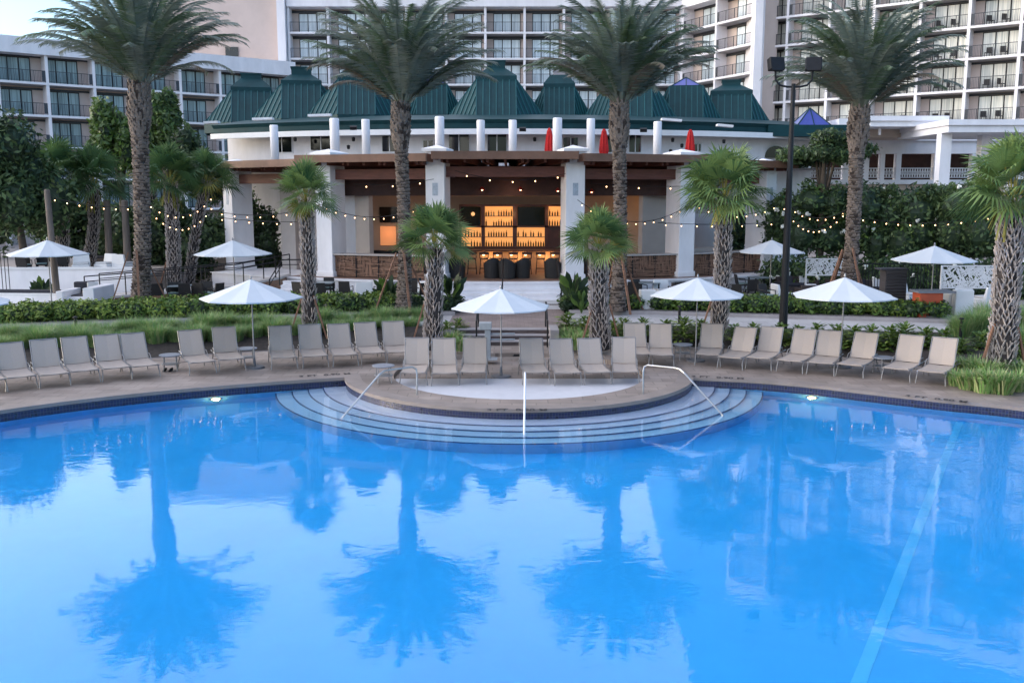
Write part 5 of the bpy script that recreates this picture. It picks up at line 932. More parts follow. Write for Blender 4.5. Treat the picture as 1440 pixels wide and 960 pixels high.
def make_bay(w, h, g0, g1, pane, solid_end):
    """window (frame > pane) and railing meshes in local bay coordinates"""
    x0, x1 = w * g0, w * g1; n = 3; fr = .07; b = B(); b.bb(x0, x0 + fr, 1.42, 1.5, 0, h); b.bb(x1 - fr, x1, 1.42, 1.5, 0, h); b.bb(x0 + fr, x1 - fr, 1.42, 1.5, h - fr, h); b.bb(x0 + fr, x1 - fr, 1.42, 1.5, 0, fr)
    for k in range(1, n): x = x0 + (x1 - x0) * k / n; b.bb(x - fr * (.6 if k == 1 else 1), x + fr * .6, 1.42, 1.5, fr, h - fr)
    win = b.build('window', M['black']); b = B(); b.bb(x0 + fr * .5, x1 - fr * .5, 1.46, 1.49, .03, h - .03); p = b.build('pane', PANE[pane], win)
    b = B(); zt = 1.07; b.bb(.14, w - .14, .06, .11, zt - .05, zt); b.bb(.14, w - .14, .07, .10, .10, .13)
    for k in range(5): x = .14 + (w - .31) * k / 4; b.bb(x, x + .04, .06, .11, 0, zt - .05)
    nb = int(w / .14)
    for k in range(nb): x = .2 + (w - .4) * k / nb; b.bb(x, x + .018, .075, .093, .13, zt - .05)
    if solid_end: b.bb(w - .42, w - .15, .06, .10, .1, zt - .05) if solid_end > 0 else b.bb(.15, .42, .06, .10, .1, zt - .05)
    rl = b.build('balcony_railing', M['dkmet']); return win, rl
def wing(name, label, A, Bv, xs, floors, h, zsoff, ztop, g0, g1, pane, solid, base=0, back=14, fascia_over=.25, first=None, wallm='pink', roof_slope=0, group=None):
    ang = math.atan2(Bv[1] - A[1], Bv[0] - A[0]); t = thing(name, (A[0], A[1], 0), label, 'hotel', group, rz=ang); L0, L1 = xs[0], xs[-1]
    def bl(b, nm, m, p=t): return b.build(nm, m, p, world=False)
    b = B(); b.bb(L0, L1, 1.5, back, base, ztop - .3); bl(b, 'wall', M[wallm])
    for z in floors + [floors[-1] - 2.75 * k for k in range(1, 1)]: b = B(); b.bb(L0 - .1, L1 + .1, 0, 1.5, z - .2, z); bl(b, 'balcony_slab', [M['hotel']])
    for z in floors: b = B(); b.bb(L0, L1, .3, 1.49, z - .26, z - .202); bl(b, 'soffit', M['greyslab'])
    b = B(); b.bb(L0 - .1, L1 + .1, -fascia_over, 1.6, zsoff, ztop); 
    if roof_slope: b.add([(L0 - .1, -fascia_over, ztop), (L1 + .1, -fascia_over, ztop), (L1 + .1, 5, ztop + roof_slope), (L0 - .1, 5, ztop + roof_slope), (L0 - .1, 5, zsoff), (L1 + .1, 5, zsoff)], [(0, 1, 2, 3), (3, 2, 5, 4)])
    bl(b, 'roof_fascia', M['hotel'])
    for x in xs: b = B(); b.bb(x - .13, x + .13, .03, 1.5, base, zsoff); bl(b, 'fin_wall', M['hotel'])
    w = xs[1] - xs[0]; win, rl = make_bay(w, h, g0, g1, pane, solid); used = 0
    for z in floors:
        for i in range(len(xs) - 1):
            if not used: wn, r_ = win, rl
            else:
                wn = win.copy(); COL.objects.link(wn); pc = win.children[0].copy(); COL.objects.link(pc); pc.parent = wn; r_ = rl.copy(); COL.objects.link(r_)
            used = 1; wn.parent = t; r_.parent = t; wn.location = (xs[i], 0, z); r_.location = (xs[i], 0, z)
            b = None
    for z in floors: b = B(); b.bb(L0, L1, 1.40, 1.498, z + h + .02, z + 2.49); bl(b, 'dark_lintel', M['dkmet'])
    return t
def hitline(px, py, A, Bv):
    d = ray(px, py); ex, ey = Bv[0] - A[0], Bv[1] - A[1]; L_ = math.hypot(ex, ey); ex /= L_; ey /= L_
    # t*d = A + s*e
    det = d[0] * (-ey) - d[1] * (-ex); t = (A[0] * (-ey) - A[1] * (-ex)) / det; s_ = (d[0] * A[1] - d[1] * A[0]) / det
    return s_
# left wing
A, Bv = (-45.6, 88.1), (-30.8, 100.0); s0, s1 = hitline(66, 100, A, Bv), hitline(311, 140, A, Bv); w_ = (s1 - s0) / 4; xs = [s0 + w_ * k for k in range(-3, 7)]
wing('hotel_wing', 'low white hotel wing at left with four rows of balconies and curtained windows', A, Bv, xs, [4.1, 7.0, 9.85, 12.7, 15.6], 2.3, 18.05, 19.5, .04, .74, 'l', 1, roof_slope=.75, back=13)
# pink tower
D = 112; x0_, x1_ = P(205, 60, D)[0], P(404, 60, 109)[0]
t = thing('hotel_tower', ((x0_ + x1_) / 2, D, 0), 'tall plain pale pink hotel tower wall with a white edge strip', 'hotel'); b = B(); b.bb(x0_, x1_ - .1, 109.4, D + 14, 0, 30); b.build('wall', M['pink'], t)
b = B(); b.bb(x1_ - .9, x1_ - .02, 108.3, 109.38, 0, 27.5); b.build('edge_column', M['hotel'], t); b = B(); b.bb(x0_ - .3, x1_, 109.1, D + 14.2, 30, 30.7); b.build('roof_cap', M['hotel'], t)
c = P(326, 73, 109.3); b = B(); b.bb(c[0] - .7, c[0] + .7, 109.25, 109.38, c[2] - .5, c[2] + .5); b.build('small_window', M['screen'], t)
# centre wing
D = 109; A, Bv = (P(407, 80, D)[0], D), (P(958, 80, D)[0], D); L_ = Bv[0] - A[0]; xs = [L_ * k / 10 for k in range(11)]
fl = [ZY(45, D), ZY(81, D), ZY(118, D)]; st_ = (fl[0] - fl[2]) / 2; FZ = [fl[2] + st_ * k for k in range(-5, 3)]
FZc = [z for z in FZ if z > 8]
wing('hotel_wing', 'central white hotel wing with blue reflecting windows behind the green turrets', A, Bv, xs, FZc, 2.2, ZY(10, D), 26.8, .2, .90, 'c', 0, back=14, group=None)
# angled wing
A2, B2 = (Bv[0] + .05, D - .05), (P(1056, 80, 98.5)[0], 98.5); L2 = math.dist(A2, B2); xs = [0, L2 / 2, L2]
wing('hotel_wing', 'short angled white hotel wing left of the tall white pier', A2, B2, xs, FZc, 2.2, FZ[-1] + 2.42, 26.8, .3, .97, 'c', -1, back=3.3)
# pier
xa, xb = B2[0] + .15, P(1069, 80, 98.5)[0]
t = thing('hotel_pier', ((xa + xb) / 2, 98.5, 0), 'tall flat white hotel pier between the angled and right wings', 'pier'); b = B(); b.bb(xa, xb, 97.9, 104, 0, 30.5); b.build('shaft', M['hotel'], t); b = B(); b.bb(xa - .15, xb + .15, 97.7, 104, 30.5, 31.2); b.build('cap', M['hotel'], t)
# right wing
A, Bv = (25.6, 100.6), (44.3, 86.2); s0, s1 = hitline(1104, 110, A, Bv), hitline(1430, 110, A, Bv); w_ = (s1 - s0) / 5; xs = [s0 + w_ * k for k in range(-1, 8)]
fr_ = [12.0, 14.8, 17.58, 20.35, 23.1, 25.9, 28.7, 31.5, 34.2]
wing('hotel_wing', 'tall white hotel wing at right with rows of furnished balconies and cream curtains', A, Bv, xs, [9.25] + fr_, 2.3, 37.0, 38.6, .22, .98, 'r', -1, back=14)
# balcony chairs in the right wing (few, visible)
bc = thing('balcony_chair', (0, 0, 0), 'x', 'chair', 'balcony chairs'); b = B(); b.bb(-.25, .25, -.25, .25, .38, .43); b.build('seat', M['wicker'], bc); b = B(); b.bb(-.25, .25, .22, .27, .43, .92); b.build('backrest', M['wicker'], bc)
for sx in (-.22, .22):
    for sy in (-.22, .22): b = B(); b.bb(sx - .02, sx + .02, sy - .02, sy + .02, 0, .38); b.build('leg', M['wicker'], bc)
e_ = Vector((Bv[0] - A[0], Bv[1] - A[1])).normalized(); nn_ = Vector((-e_.y, e_.x)); used = 0; random.seed(12)
rows_ = [(17.58, 3), (17.58, 4), (17.58, 5), (20.35, 3), (20.35, 4), (20.35, 5), (14.8, 3), (14.8, 4), (14.8, 5), (12.0, 4), (12.0, 5), (12.0, 3)]
nm_ = {20.35: 'top visible', 17.58: 'second', 14.8: 'third', 12.0: 'lowest'}; cb_ = {3: 'left', 4: 'middle', 5: 'right'}
for z, k in rows_:
    for q, fx in enumerate((.38, .68)):
        p = Vector(A) + e_ * (xs[k] + w_ * fx) + nn_ * .75; place(bc, used, (p.x, p.y, z), random.uniform(-.8, .8), f"dark balcony chair, {'left' if q == 0 else 'right'} of a pair, {nm_[z]} balcony row at far right, {cb_[k]} bay", 'balcony chairs'); used = 1

# ------------------------------------------------------------------ RIGHT WHITE VERANDA
ver = thing('veranda', (P(1270, 230, 62)[0], 62, .85), 'white veranda with columns and lattice balustrade beyond the flowering hedge', 'veranda')
D = 62
def vb(px0, px1, y0, y1, D0, dd, nm, m='stucco', dz=0):
    b = B(); b.bb(P(px0, (y0 + y1) / 2, D0)[0], P(px1, (y0 + y1) / 2, D0)[0], D0, D0 + dd, ZY(y1, D0) + dz, ZY(y0, D0) + dz); return b.build(nm, M[m], ver)
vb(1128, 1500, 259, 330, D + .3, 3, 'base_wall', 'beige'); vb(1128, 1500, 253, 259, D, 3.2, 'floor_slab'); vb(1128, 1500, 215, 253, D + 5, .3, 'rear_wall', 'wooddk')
vb(1128, 1500, 197, 216, D, .7, 'lintel'); vb(1185, 1500, 190, 198, D - .3, 6, 'cornice')
for i, (a_, c_) in enumerate(((1128, 1140), (1186, 1196), (1215, 1222), (1238, 1244), (1260, 1267), (1313, 1322), (1366, 1374), (1410, 1418), (1460, 1470))): vb(a_, c_, 215, 259, D + .02, .45, 'column')
for a_, c_ in ((1140, 1186), (1196, 1215), (1222, 1238), (1244, 1260), (1267, 1313), (1322, 1366), (1374, 1410), (1418, 1460)):
    b = B(); x0_, x1_ = P(a_, 240, D)[0], P(c_, 240, D)[0]; z0_, z1_ = ZY(250, D), ZY(236, D); b.bb(x0_, x1_, D + .1, D + .18, z1_ - .06, z1_); b.bb(x0_, x1_, D + .1, D + .18, z0_, z0_ + .05); n = max(2, int((x1_ - x0_) / .16))
    for k in range(n + 1): x = x0_ + (x1_ - x0_) * k / n; b.bb(x - .02, x + .02, D + .12, D + .16, z0_ + .05, z1_ - .06)
    for k in range(n): x = x0_ + (x1_ - x0_) * k / n; w2 = (x1_ - x0_) / n; b.bar((x, D + .14, z0_ + .05), (x + w2, D + .14, z1_ - .06), .022, .022); b.bar((x + w2, D + .15, z0_ + .05), (x, D + .15, z1_ - .06), .022, .022)
    b.bb(x0_, x1_, D + .1, D + .14, z0_ - .28, z0_ - .12); b.build('balustrade', M['lattice'], ver)
# big stepped white porch roofs with tall columns
can = thing('porch_roof', (P(1300, 250, 54)[0], 54, .85), 'big white stepped porch roof on tall columns in front of the right hotel wing', 'porch')
def cbx(px0, px1, y0, y1, D0, dd, nm, m='stucco', base=None):
    b = B(); b.bb(P(px0, (y0 + y1) / 2, D0)[0], P(px1, (y0 + y1) / 2, D0)[0], D0, D0 + dd, base if base is not None else ZY(y1, D0), ZY(y0, D0)); return b.build(nm, M[m], can)
cbx(1222, 1335, 163, 170, 56, 7, 'roof_slab'); cbx(1224, 1335, 170.2, 178, 56.15, 6.5, 'fascia_board'); cbx(1190, 1320, 178, 193, 58.5, 4, 'beam', 'beige')
cbx(1334, 1500, 168, 176, 52, 7, 'roof_slab'); cbx(1334, 1500, 176.2, 186, 52.15, 6.8, 'fascia_board'); cbx(1180, 1222, 167, 176, 57, 5, 'roof_slab')
cbx(1321, 1336, 185, 290, 53, .6, 'column', base=.85); cbx(1378, 1392, 190, 290, 54.5, .6, 'column', base=.85); cbx(1424, 1445, 187, 290, 53, .8, 'column', base=.85); cbx(1236, 1239, 178, 190, 57, .1, 'post')
bpy.context.view_layer.update()

# ------------------------------------------------------------------ LEFT TERRACE: walls, ramp, seats
D = 43; zt = ZY(376, D)
t = thing('terrace_wall', (P(90, 400, D)[0], D, Z_T), 'long low white retaining wall of the raised terrace at left', 'wall')
xl, xr = P(-120, 400, D)[0], P(192, 400, D)[0]; b = B(); b.bb(xl, xr, D, D + .3, Z_T - .1, zt - .08); b.build('wall', M['stucco'], t); b = B(); b.bb(xl, xr + .05, D - .05, D + .36, zt - .08, zt); b.build('coping', M['white'], t)
b = B(); b.bb(xl - 15, xr + .2, D + .35, 60, zt - 1.3, zt - .35); struct(b.build('upper_terrace_floor', M['terrace']))
# ramp with brick side
D0, D1 = 40.6, 43.0
p0, p1, p2 = P(118, 412, D0), P(330, 385, D0 + 1.0), P(396, 376, D1 + .4)
t = thing('access_ramp', (p1[0], D0, Z_T), 'pale ramp with brick side rising from left to the bar floor', 'ramp')
pts = [(p0[0], D0), (p1[0], D0 + 1.0), (p2[0], D1 + .4)]; zr = [Z_T + .06, 1.35, Z_B]
b = B(); vs = []; 
for (x, y), z in zip(pts, zr): vs += [(x, y, Z_T - .1), (x, y, z), (x, y + 1.7, z), (x, y + 1.7, Z_T - .1)]
b.add(vs, [(0, 4, 5, 1), (4, 8, 9, 5), (2, 6, 7, 3), (6, 10, 11, 7), (0, 1, 2, 3), (11, 10, 9, 8)]); b.build('brick_side', brick_mat('tan_brick', (.28, .13, .07), (.36, .20, .11), (.25, .2, .17), .22, .075, .01, .8), t)
b = B(); vs = []
for (x, y), z in zip(pts, zr): vs += [(x, y - .06, z), (x, y - .06, z + .10), (x, y + 1.76, z + .10), (x, y + 1.76, z)]
b.add(vs, [(0, 4, 5, 1), (4, 8, 9, 5), (1, 5, 6, 2), (5, 9, 10, 6), (2, 6, 7, 3), (6, 10, 11, 7), (0, 1, 2, 3), (11, 10, 9, 8)]); b.build('ramp_slab', M['path'], t)
def railing(lb, pts, h=.92, n=5, name='ramp_railing', grp='black ramp railings'):
    t = thing(name, pts[0], lb, 'railing', grp); pts = [Vector(p) for p in pts]
    b = B(); b.tube([p + Vector((0, 0, h)) for p in pts], .028, 6); b.tube([p + Vector((0, 0, h - .22)) for p in pts], .02, 6); b.build('rail', M['black'], t)
    L_ = [0]
    for i in range(1, len(pts)): L_.append(L_[-1] + (pts[i] - pts[i - 1]).length)
    for k in range(n):
        s_ = L_[-1] * k / (n - 1); i = max(j for j in range(len(L_)) if L_[j] <= s_ + 1e-9); i = min(i, len(pts) - 2); q = pts[i].lerp(pts[i + 1], (s_ - L_[i]) / (L_[i + 1] - L_[i])); b = B(); b.tube([q, q + Vector((0, 0, h))], .026, 6); b.build('post', M['black'], t)
R3 = [Vector((x, y + .12, z + .1)) for (x, y), z in zip(pts, zr)]; Rb = [Vector((x, y + 1.62, z + .1)) for (x, y), z in zip(pts, zr)]
railing('black railing along the near side of the ramp', [R3[0].lerp(R3[1], .0), R3[1], R3[1].lerp(R3[2], .85)], n=6); railing('black railing along the far side of the ramp', Rb, n=7)
a = P(384, 398, 41.6); c = P(400, 378, 43); railing('short black railing by the left bar pillar steps', [(a[0], 41.0, Z_T), (c[0], 42.6, Z_B), (c[0] + .9, 42.7, Z_B)], n=3)
# steps by the left pillars
stairs('side_steps', 'pale side steps beside the left bar pillars', P(388, 390, 41)[0], P(432, 390, 41)[0], 40.6, 42.6, Z_T, Z_B, 5, [M['stucco']])
# curved seating wall
def seatwall(px0, px1, D, y0, lb, h=None):
    z = ZY(y0, D); x0_, x1_ = P(px0, 420, D)[0], P(px1, 420, D)[0]; t = thing('seating_wall', ((x0_ + x1_) / 2, D, Z_T), lb, 'bench', 'white seating walls'); b = B(); n = 12; pts = []
    for i in range(n + 1): f = i / n; pts.append((x0_ + (x1_ - x0_) * f, D - .35 * math.sin(f * 1.7)))
    pr = pts + [(p[0], p[1] + .28) for p in pts[::-1]]; b.prism(pr, Z_T, z - .02); b.build('wall', M['stucco'], t); b = B(); pr = [(p[0], p[1] - .02) for p in pts] + [(p[0], p[1] + .30) for p in pts[::-1]]; b.prism(pr, z - .02, z + .03); b.build('coping', M['white'], t)
    b = B(); pr = [(p[0], p[1] + .32) for p in pts] + [(p[0], p[1] + .52) for p in pts[::-1]]; b.prism(pr, Z_T + .3, z + .16); b.build('back_cushion', M['cushion'], t); return t
seatwall(-60, 84, 38.6, 413, 'curved white seating wall with charcoal back cushion at far left')
x0_, x1_ = P(82, 420, 38.2)[0], P(92, 420, 38.2)[0]
t = thing('corner_seat', (x1_, 38.2, Z_T), 'white masonry corner sofa with thick charcoal cushions beside the left date palm', 'sofa'); b = B(); xa_, xb_ = P(118, 420, 38)[0], P(134, 420, 38)[0]; b.bb(x0_, x1_, 38.0, 39.9, Z_T, ZY(409, 38.2)); b.bb(x1_, xa_, 38.3, 38.6, Z_T, Z_T + .45); b.bb(xa_, xb_, 37.9, 39.9, Z_T, ZY(405, 38)); b.build('masonry_base', M['stucco'], t, bevel=.03)
b = B(); b.bb(x1_ + .02, xa_ - .02, 38.62, 39.6, Z_T, Z_T + .5); b.build('seat_cushion', M['cushion'], t, bevel=.04); b = B(); b.bb(x1_ - .3, xa_ - .3, 39.62, 39.9, Z_T + .3, ZY(396, 39.7)); b.build('back_cushion', M['cushion'], t, bevel=.05); b = B(); b.box((xa_ - .25, 39.45, Z_T + .75), (.42, .16, .42), rz=.5, tilt=-.3); b.build('throw_pillow', M['pale'], t, bevel=.04)
# furniture prototypes
def make_chair():
    t = thing('dining_chair', (0, 0, 0), 'x', 'chair', 'dark wicker dining chairs'); b = B(); b.bb(-.24, .24, -.24, .24, .36, .43); b.build('seat', M['wicker'], t, bevel=.01); b = B(); b.add([(-.25, .20, .43), (.25, .20, .43), (.25, .26, .43), (-.25, .26, .43), (-.23, .30, .88), (.23, .30, .88), (.23, .35, .88), (-.23, .35, .88)], [(0, 1, 5, 4), (1, 2, 6, 5), (2, 3, 7, 6), (3, 0, 4, 7), (4, 5, 6, 7)]); b.build('backrest', M['wicker'], t)
    b = B(); b.bb(-.22, .22, -.22, .2, .43, .48); b.build('cushion', mat('sea_green_cushion', (.20, .28, .27), .9, .1, 6), t, bevel=.015)
    for sx in (-1, 1):
        for sy in (-1, 1): b = B(); b.bar((sx * .22, sy * .22, .36), (sx * .24, sy * .25, 0), .035); b.build('leg', M['wicker'], t)
        b = B(); b.tube([(sx * .25, -.22, .43), (sx * .26, -.2, .64), (sx * .26, .22, .66)], .02, 6); b.build('armrest', M['wicker'], t)
    return t
def make_dtable():
    t = thing('dining_table', (0, 0, 0), 'x', 'table', 'dark outdoor tables'); b = B(); b.bb(-.45, .45, -.45, .45, .71, .75); b.build('table_top', M['fabrictable'], t, bevel=.01)
    for sx in (-1, 1):
        for sy in (-1, 1): b = B(); b.bb(sx * .38 - .03, sx * .38 + .03, sy * .38 - .03, sy * .38 + .03, 0, .71); b.build('leg', M['black'], t)
    return t
def make_arm():
    t = thing('barrel_armchair', (0, 0, 0), 'x', 'armchair', 'dark barrel armchairs'); b = B(); n = 14; vs = []
    for i in range(n + 1):
        a = rad(-30 + 240 * i / n); h = .70 + .26 * math.sin(max(0, min(math.pi, a))) ** 2
        for r_, z in ((.36, 0.02), (.40, h), (.33, h), (.30, .02)): vs.append((r_ * math.cos(a), r_ * math.sin(a), z))
    fs = [(i * 4 + j, i * 4 + (j + 1) % 4, i * 4 + 4 + (j + 1) % 4, i * 4 + 4 + j) for i in range(n) for j in range(4)] + [(0, 1, 2, 3), (n * 4 + 3, n * 4 + 2, n * 4 + 1, n * 4)]; b.add(vs, fs); b.build('shell', M['wicker'], t); b = B(); b.cyl((0, -.02), .31, .1, .42, n=18); b.build('seat', M['wicker'], t); b = B(); b.cyl((0, -.02), .28, .42, .48, n=18); b.build('cushion', M['cushion'], t); return t
def make_stool():
    t = thing('bar_stool', (0, 0, 0), 'x', 'bar stool', 'dark bar stools'); b = B(); b.bb(-.2, .2, -.2, .2, .72, .78); b.build('seat', mah, t, bevel=.02); b = B(); b.tube([(-.2, -.2, .78), (-.22, -.24, 1.06), (0, -.28, 1.08), (.22, -.24, 1.06), (.2, -.2, .78)], .022, 6); b.bb(-.2, .2, -.27, -.24, .95, 1.08); b.build('backrest', mah, t)
    for sx in (-1, 1):
        for sy in (-1, 1): b = B(); b.bar((sx * .17, sy * .17, .72), (sx * .22, sy * .22, 0), .03); b.build('leg', M['black'], t)
    b = B(); b.tube([(-.2, -.2, .28), (.2, -.2, .28), (.2, .2, .28), (-.2, .2, .28), (-.2, -.2, .28)], .012, 5); b.build('foot_ring', M['black'], t); return t
def make_cube():
    t = thing('white_cube_seat', (0, 0, 0), 'x', 'lounge chair', 'white block lounge chairs'); b = B(); b.bb(-.38, .38, -.38, .38, 0, .40); b.build('seat_block', M['white'], t, bevel=.03); b = B(); b.add([(-.38, .22, .4), (.38, .22, .4), (.38, .38, .4), (-.38, .38, .4), (-.33, .30, .86), (.33, .30, .86), (.33, .40, .86), (-.33, .40, .86)], [(0, 1, 5, 4), (1, 2, 6, 5), (2, 3, 7, 6), (3, 0, 4, 7), (4, 5, 6, 7)]); b.build('backrest', M['white'], t, bevel=.02); b = B(); b.bb(-.33, .33, -.34, .2, .40, .5); b.build('cushion', M['pale'], t, bevel=.03); return t
def make_sofa():
    t = thing('wicker_sofa', (0, 0, 0), 'x', 'sofa', 'dark wicker sofas'); b = B(); b.bb(-.9, .9, -.4, .4, .06, .34); b.build('base', M['brownwick'], t, bevel=.02); b = B(); b.bb(-.9, .9, .25, .4, .34, .76); b.build('backrest', M['brownwick'], t, bevel=.02)
    for sx in (-1, 1): b = B(); b.bb(sx * .83 - .08, sx * .83 + .08, -.4, .25, .34, .60); b.build('armrest', M['brownwick'], t, bevel=.02)
    for k in (-1, 1): b = B(); b.bb(k * .37 - .36, k * .37 + .36, -.38, .23, .345, .48); b.build('seat_cushion', M['cushion'], t, bevel=.04)
    for k in (-1, 1): b = B(); b.box((k * .4, .15, .62), (.45, .14, .36), tilt=-.25); b.build('pillow', M['pale'] if k > 0 else M['cushion'], t, bevel=.04)
    return t
def putall(proto, lst, grp=None):
    used = 0
    for (px, py, z, rz, lb) in lst:
        if z == Z_T and px < 330 and py < 425: py = 424.6 + (py - 404) * .12
        elif z == Z_T and 425 < px < 1000 and py < 423: py = 419.5 + (py - 404) * .25
        g = G(px, py, z); place(proto, used, (g[0], g[1], z), rad(rz), lb, grp); used = 1
ZU = zt - .35
putall(make_chair(), [(222, 424, Z_T, 200, 'dark wicker chair just right of the left date palm trunk'), (245, 421, Z_T, 20, 'dark wicker chair with pale green cushion before the brick ramp'), (262, 427, Z_T, 190, 'second dark wicker chair from the left date palm, nearer the hedge'), (284, 426, Z_T, 170, 'dark wicker chair left of the parasol edge before the ramp'), (303, 421, Z_T, 240, 'dark wicker chair close under the left parasol tip'), (290, 413, Z_T, 5, 'dark wicker chair pushed against the brick ramp side'),
    (437, 412, Z_T, 90, 'dark chair just right of the slim left fan palm'), (487, 420, Z_T, 175, 'dark chair with green cushion left of the white block seat'), (463, 400, Z_T, 10, 'dark chair close to the rustic left counter'), (536, 421, Z_T, 200, 'dark chair leaning near the white block seat, left of the second date palm'), (585, 415, Z_T, 160, 'dark chair right of the second date palm'), (588, 404, Z_T, 20, 'dark chair behind, right of the second date palm near the pillar'),
    (885, 420, Z_T, 200, 'dark chair just right of the third date palm'), (899, 412, Z_T, 30, 'dark chair behind the white block by the third date palm'), (1056, 420, Z_T, 180, 'dark chair under the pole-side of the rear parasol'), (1043, 412, Z_T, 90, 'dark chair left of the small green table near the rear parasol'), (1088, 424, Z_T, 200, 'dark chair just left of the black floodlight post'), (1070, 406, Z_T, 10, 'dark chair behind the small table under the rear parasol'),
    (35, 386, ZU, 180, 'dark chair on the upper terrace at far left'), (60, 384, ZU, 20, 'dark chair on the upper terrace below the left rear parasol'), (88, 384, ZU, 200, 'dark chair on the upper terrace right of the left rear parasol pole')])
putall(make_chair(), [(424, 424, Z_T, 150, 'dark wicker chair left behind the slim left fan palm'), (450, 426, Z_T, 190, 'dark wicker chair nearest the hedge right of the slim left fan palm'), (552, 424, Z_T, 40, 'dark wicker chair just left of the second date palm trunk'), (596, 426, Z_T, 200, 'dark wicker chair between the second date palm and the short left fan palm'),
    (893, 427, Z_T, 170, 'dark wicker chair nearest the hedge right of the third date palm'), (950, 424, Z_T, 200, 'dark wicker chair right of the tall white block'), (962, 428, Z_T, 10, 'dark wicker chair behind the parasol tip right of the white block'), (1035, 428, Z_T, 160, 'dark wicker chair between the fourth fan palm and the black post, near the hedge'), (1078, 430, Z_T, 30, 'dark wicker chair beside the hedge just left of the black post'), (1172, 420, Z_T, 100, 'dark wicker chair left of the right date palm trunk base')])
putall(make_dtable(), [(255, 415, Z_T, 5, 'dark square table among chairs before the brick ramp'), (455, 408, Z_T, 0, 'dark square table right of the slim left fan palm'), (560, 409, Z_T, 0, 'dark table behind the second date palm trunk'), (1068, 412, Z_T, 10, 'green-grey square table under the rear parasol near the black post'), (912, 408, Z_T, 0, 'dark table right of the third date palm'), (48, 383, ZU, 0, 'dark table on the upper terrace under the left rear parasol')])
putall(make_cube(), [(513, 420, Z_T, 185, 'white block lounge chair left of the second date palm'), (604, 418, Z_T, 150, 'white block lounge chair behind the short left fan palm'), (932, 413, Z_T, 10, 'white block lounge chair before the right rustic counter'), (1042, 402, Z_T, 0, 'white block lounge chair right of the fourth fan palm'), (1100, 428, Z_T, 100, 'white block lounge chair right behind the black floodlight post'), (1155, 407, Z_T, 20, 'white lounge chair before the lattice screen near the right date palm'), (1275, 428, Z_T, 30, 'white lounge chair beside the dark louvred cabinet'),
    (1350, 435, Z_T, 170, 'white lounge chair before the large lattice screen, left one'), (1385, 433, Z_T, 200, 'white lounge chair before the large lattice screen, right one'), (115, 384, ZU, 20, 'white lounge chair on the upper terrace, left one'), (150, 383, ZU, -20, 'white lounge chair on the upper terrace, middle one'), (175, 383, ZU, 160, 'white lounge chair on the upper terrace beside the date palm')])
putall(make_sofa(), [(1030, 404, Z_T, 5, 'dark wicker sofa before the right outer counter, left of the rear parasol'), (1092, 401, Z_T, 0, 'dark wicker sofa behind the black floodlight post, farthest back'), (1128, 398, Z_T, -10, 'dark wicker sofa just left of the small lattice screen'), (975, 412, Z_T, 20, 'dark wicker sofa behind the white parasol near the right counter'), (1120, 412, Z_T, 8, 'dark wicker sofa right of the black floodlight post'), (1150, 425, Z_T, 185, 'dark wicker sofa with its back to the pool near the right date palm'), (1222, 418, Z_T, 0, 'dark wicker sofa left of the louvred cabinet'), (1010, 425, Z_T, 170, 'dark wicker sofa beside the fourth fan palm trunk'), (865, 400, Z_T, 0, 'dark wicker sofa partly hidden behind the third date palm'), (135, 372, ZU, 0, 'dark wicker sofa at the back of the upper terrace')])
putall(make_arm(), [(643, 391, Z_B, 160, 'black barrel armchair beside the left entrance pillar inside the bar'), (692, 391, Z_B, 190, 'black barrel armchair left of the middle stair rail at the bar'), (713, 392, Z_B, 170, 'black barrel armchair right behind the middle stair rail'), (734, 391, Z_B, 200, 'black barrel armchair in the centre right of the bar opening'), (777, 391, Z_B, 170, 'black barrel armchair beside the right entrance pillar')])
putall(make_stool(), [(px, 385.5, Z_B, 0, f'dark bar stool at the glowing counter, {w_}') for px, w_ in zip((664, 681, 700, 722, 741, 760, 780), ('leftmost, behind the palm leaves', 'second from left', 'third from left', 'in the middle', 'third from right', 'second from right', 'rightmost by the pillar'))])
# white pedestal block by third palm
g = G(911, 434, Z_T); b = B(); b.bb(g[0] - .32, g[0] + .32, g[1] - .2, g[1] + .45, Z_T, ZY(408, g[1])); tag(b.build('white_pedestal', M['white'], loc=(g[0], g[1], Z_T), bevel=.02), 'tall plain white block standing in the hedge right of the third date palm', 'pedestal')
# right terrace: lattice screens, louvred cabinet, orange box
def screen(px0, px1, y0, y1, D, lb, n):
    x0_, x1_ = P(px0, 380, D)[0], P(px1, 380, D)[0]; z0_, z1_ = ZY(y1, D), ZY(y0, D); t = thing('lattice_screen', ((x0_ + x1_) / 2, D, Z_T), lb, 'screen', 'white lattice screens'); b = B(); b.bb(x0_ - .06, x0_, D, D + .07, Z_T, z1_ + .05); b.bb(x1_, x1_ + .06, D, D + .07, Z_T, z1_ + .05); b.bb(x0_, x1_, D, D + .07, z1_, z1_ + .05); b.bb(x0_, x1_, D, D + .07, z0_ - .05, z0_); b.build('frame', M['lattice'], t)
    b = B(); random.seed(int(px0)); 
    for k in range(n):
        cx, cz = random.uniform(x0_, x1_), random.uniform(z0_, z1_); a = random.choice((.78, -.78, .35, -1.2, 2.0)); l = random.uniform(.12, .5)
        p = [cx - l * math.cos(a) / 2, cz - l * math.sin(a) / 2, cx + l * math.cos(a) / 2, cz + l * math.sin(a) / 2]; p = [min(max(p[0], x0_), x1_), min(max(p[1], z0_), z1_), min(max(p[2], x0_), x1_), min(max(p[3], z0_), z1_)]; b.bar((p[0], D + .035 + .01 * random.random(), p[1]), (p[2], D + .035, p[3]), .022, .03)
    b.build('lattice', M['lattice'], t)
screen(1135, 1187, 365, 386, 42, 'small white lattice screen left of the right date palm trunk', 130); screen(1326, 1400, 375, 404, 38.5, 'large white lattice screen left of the big right fan palm', 230)
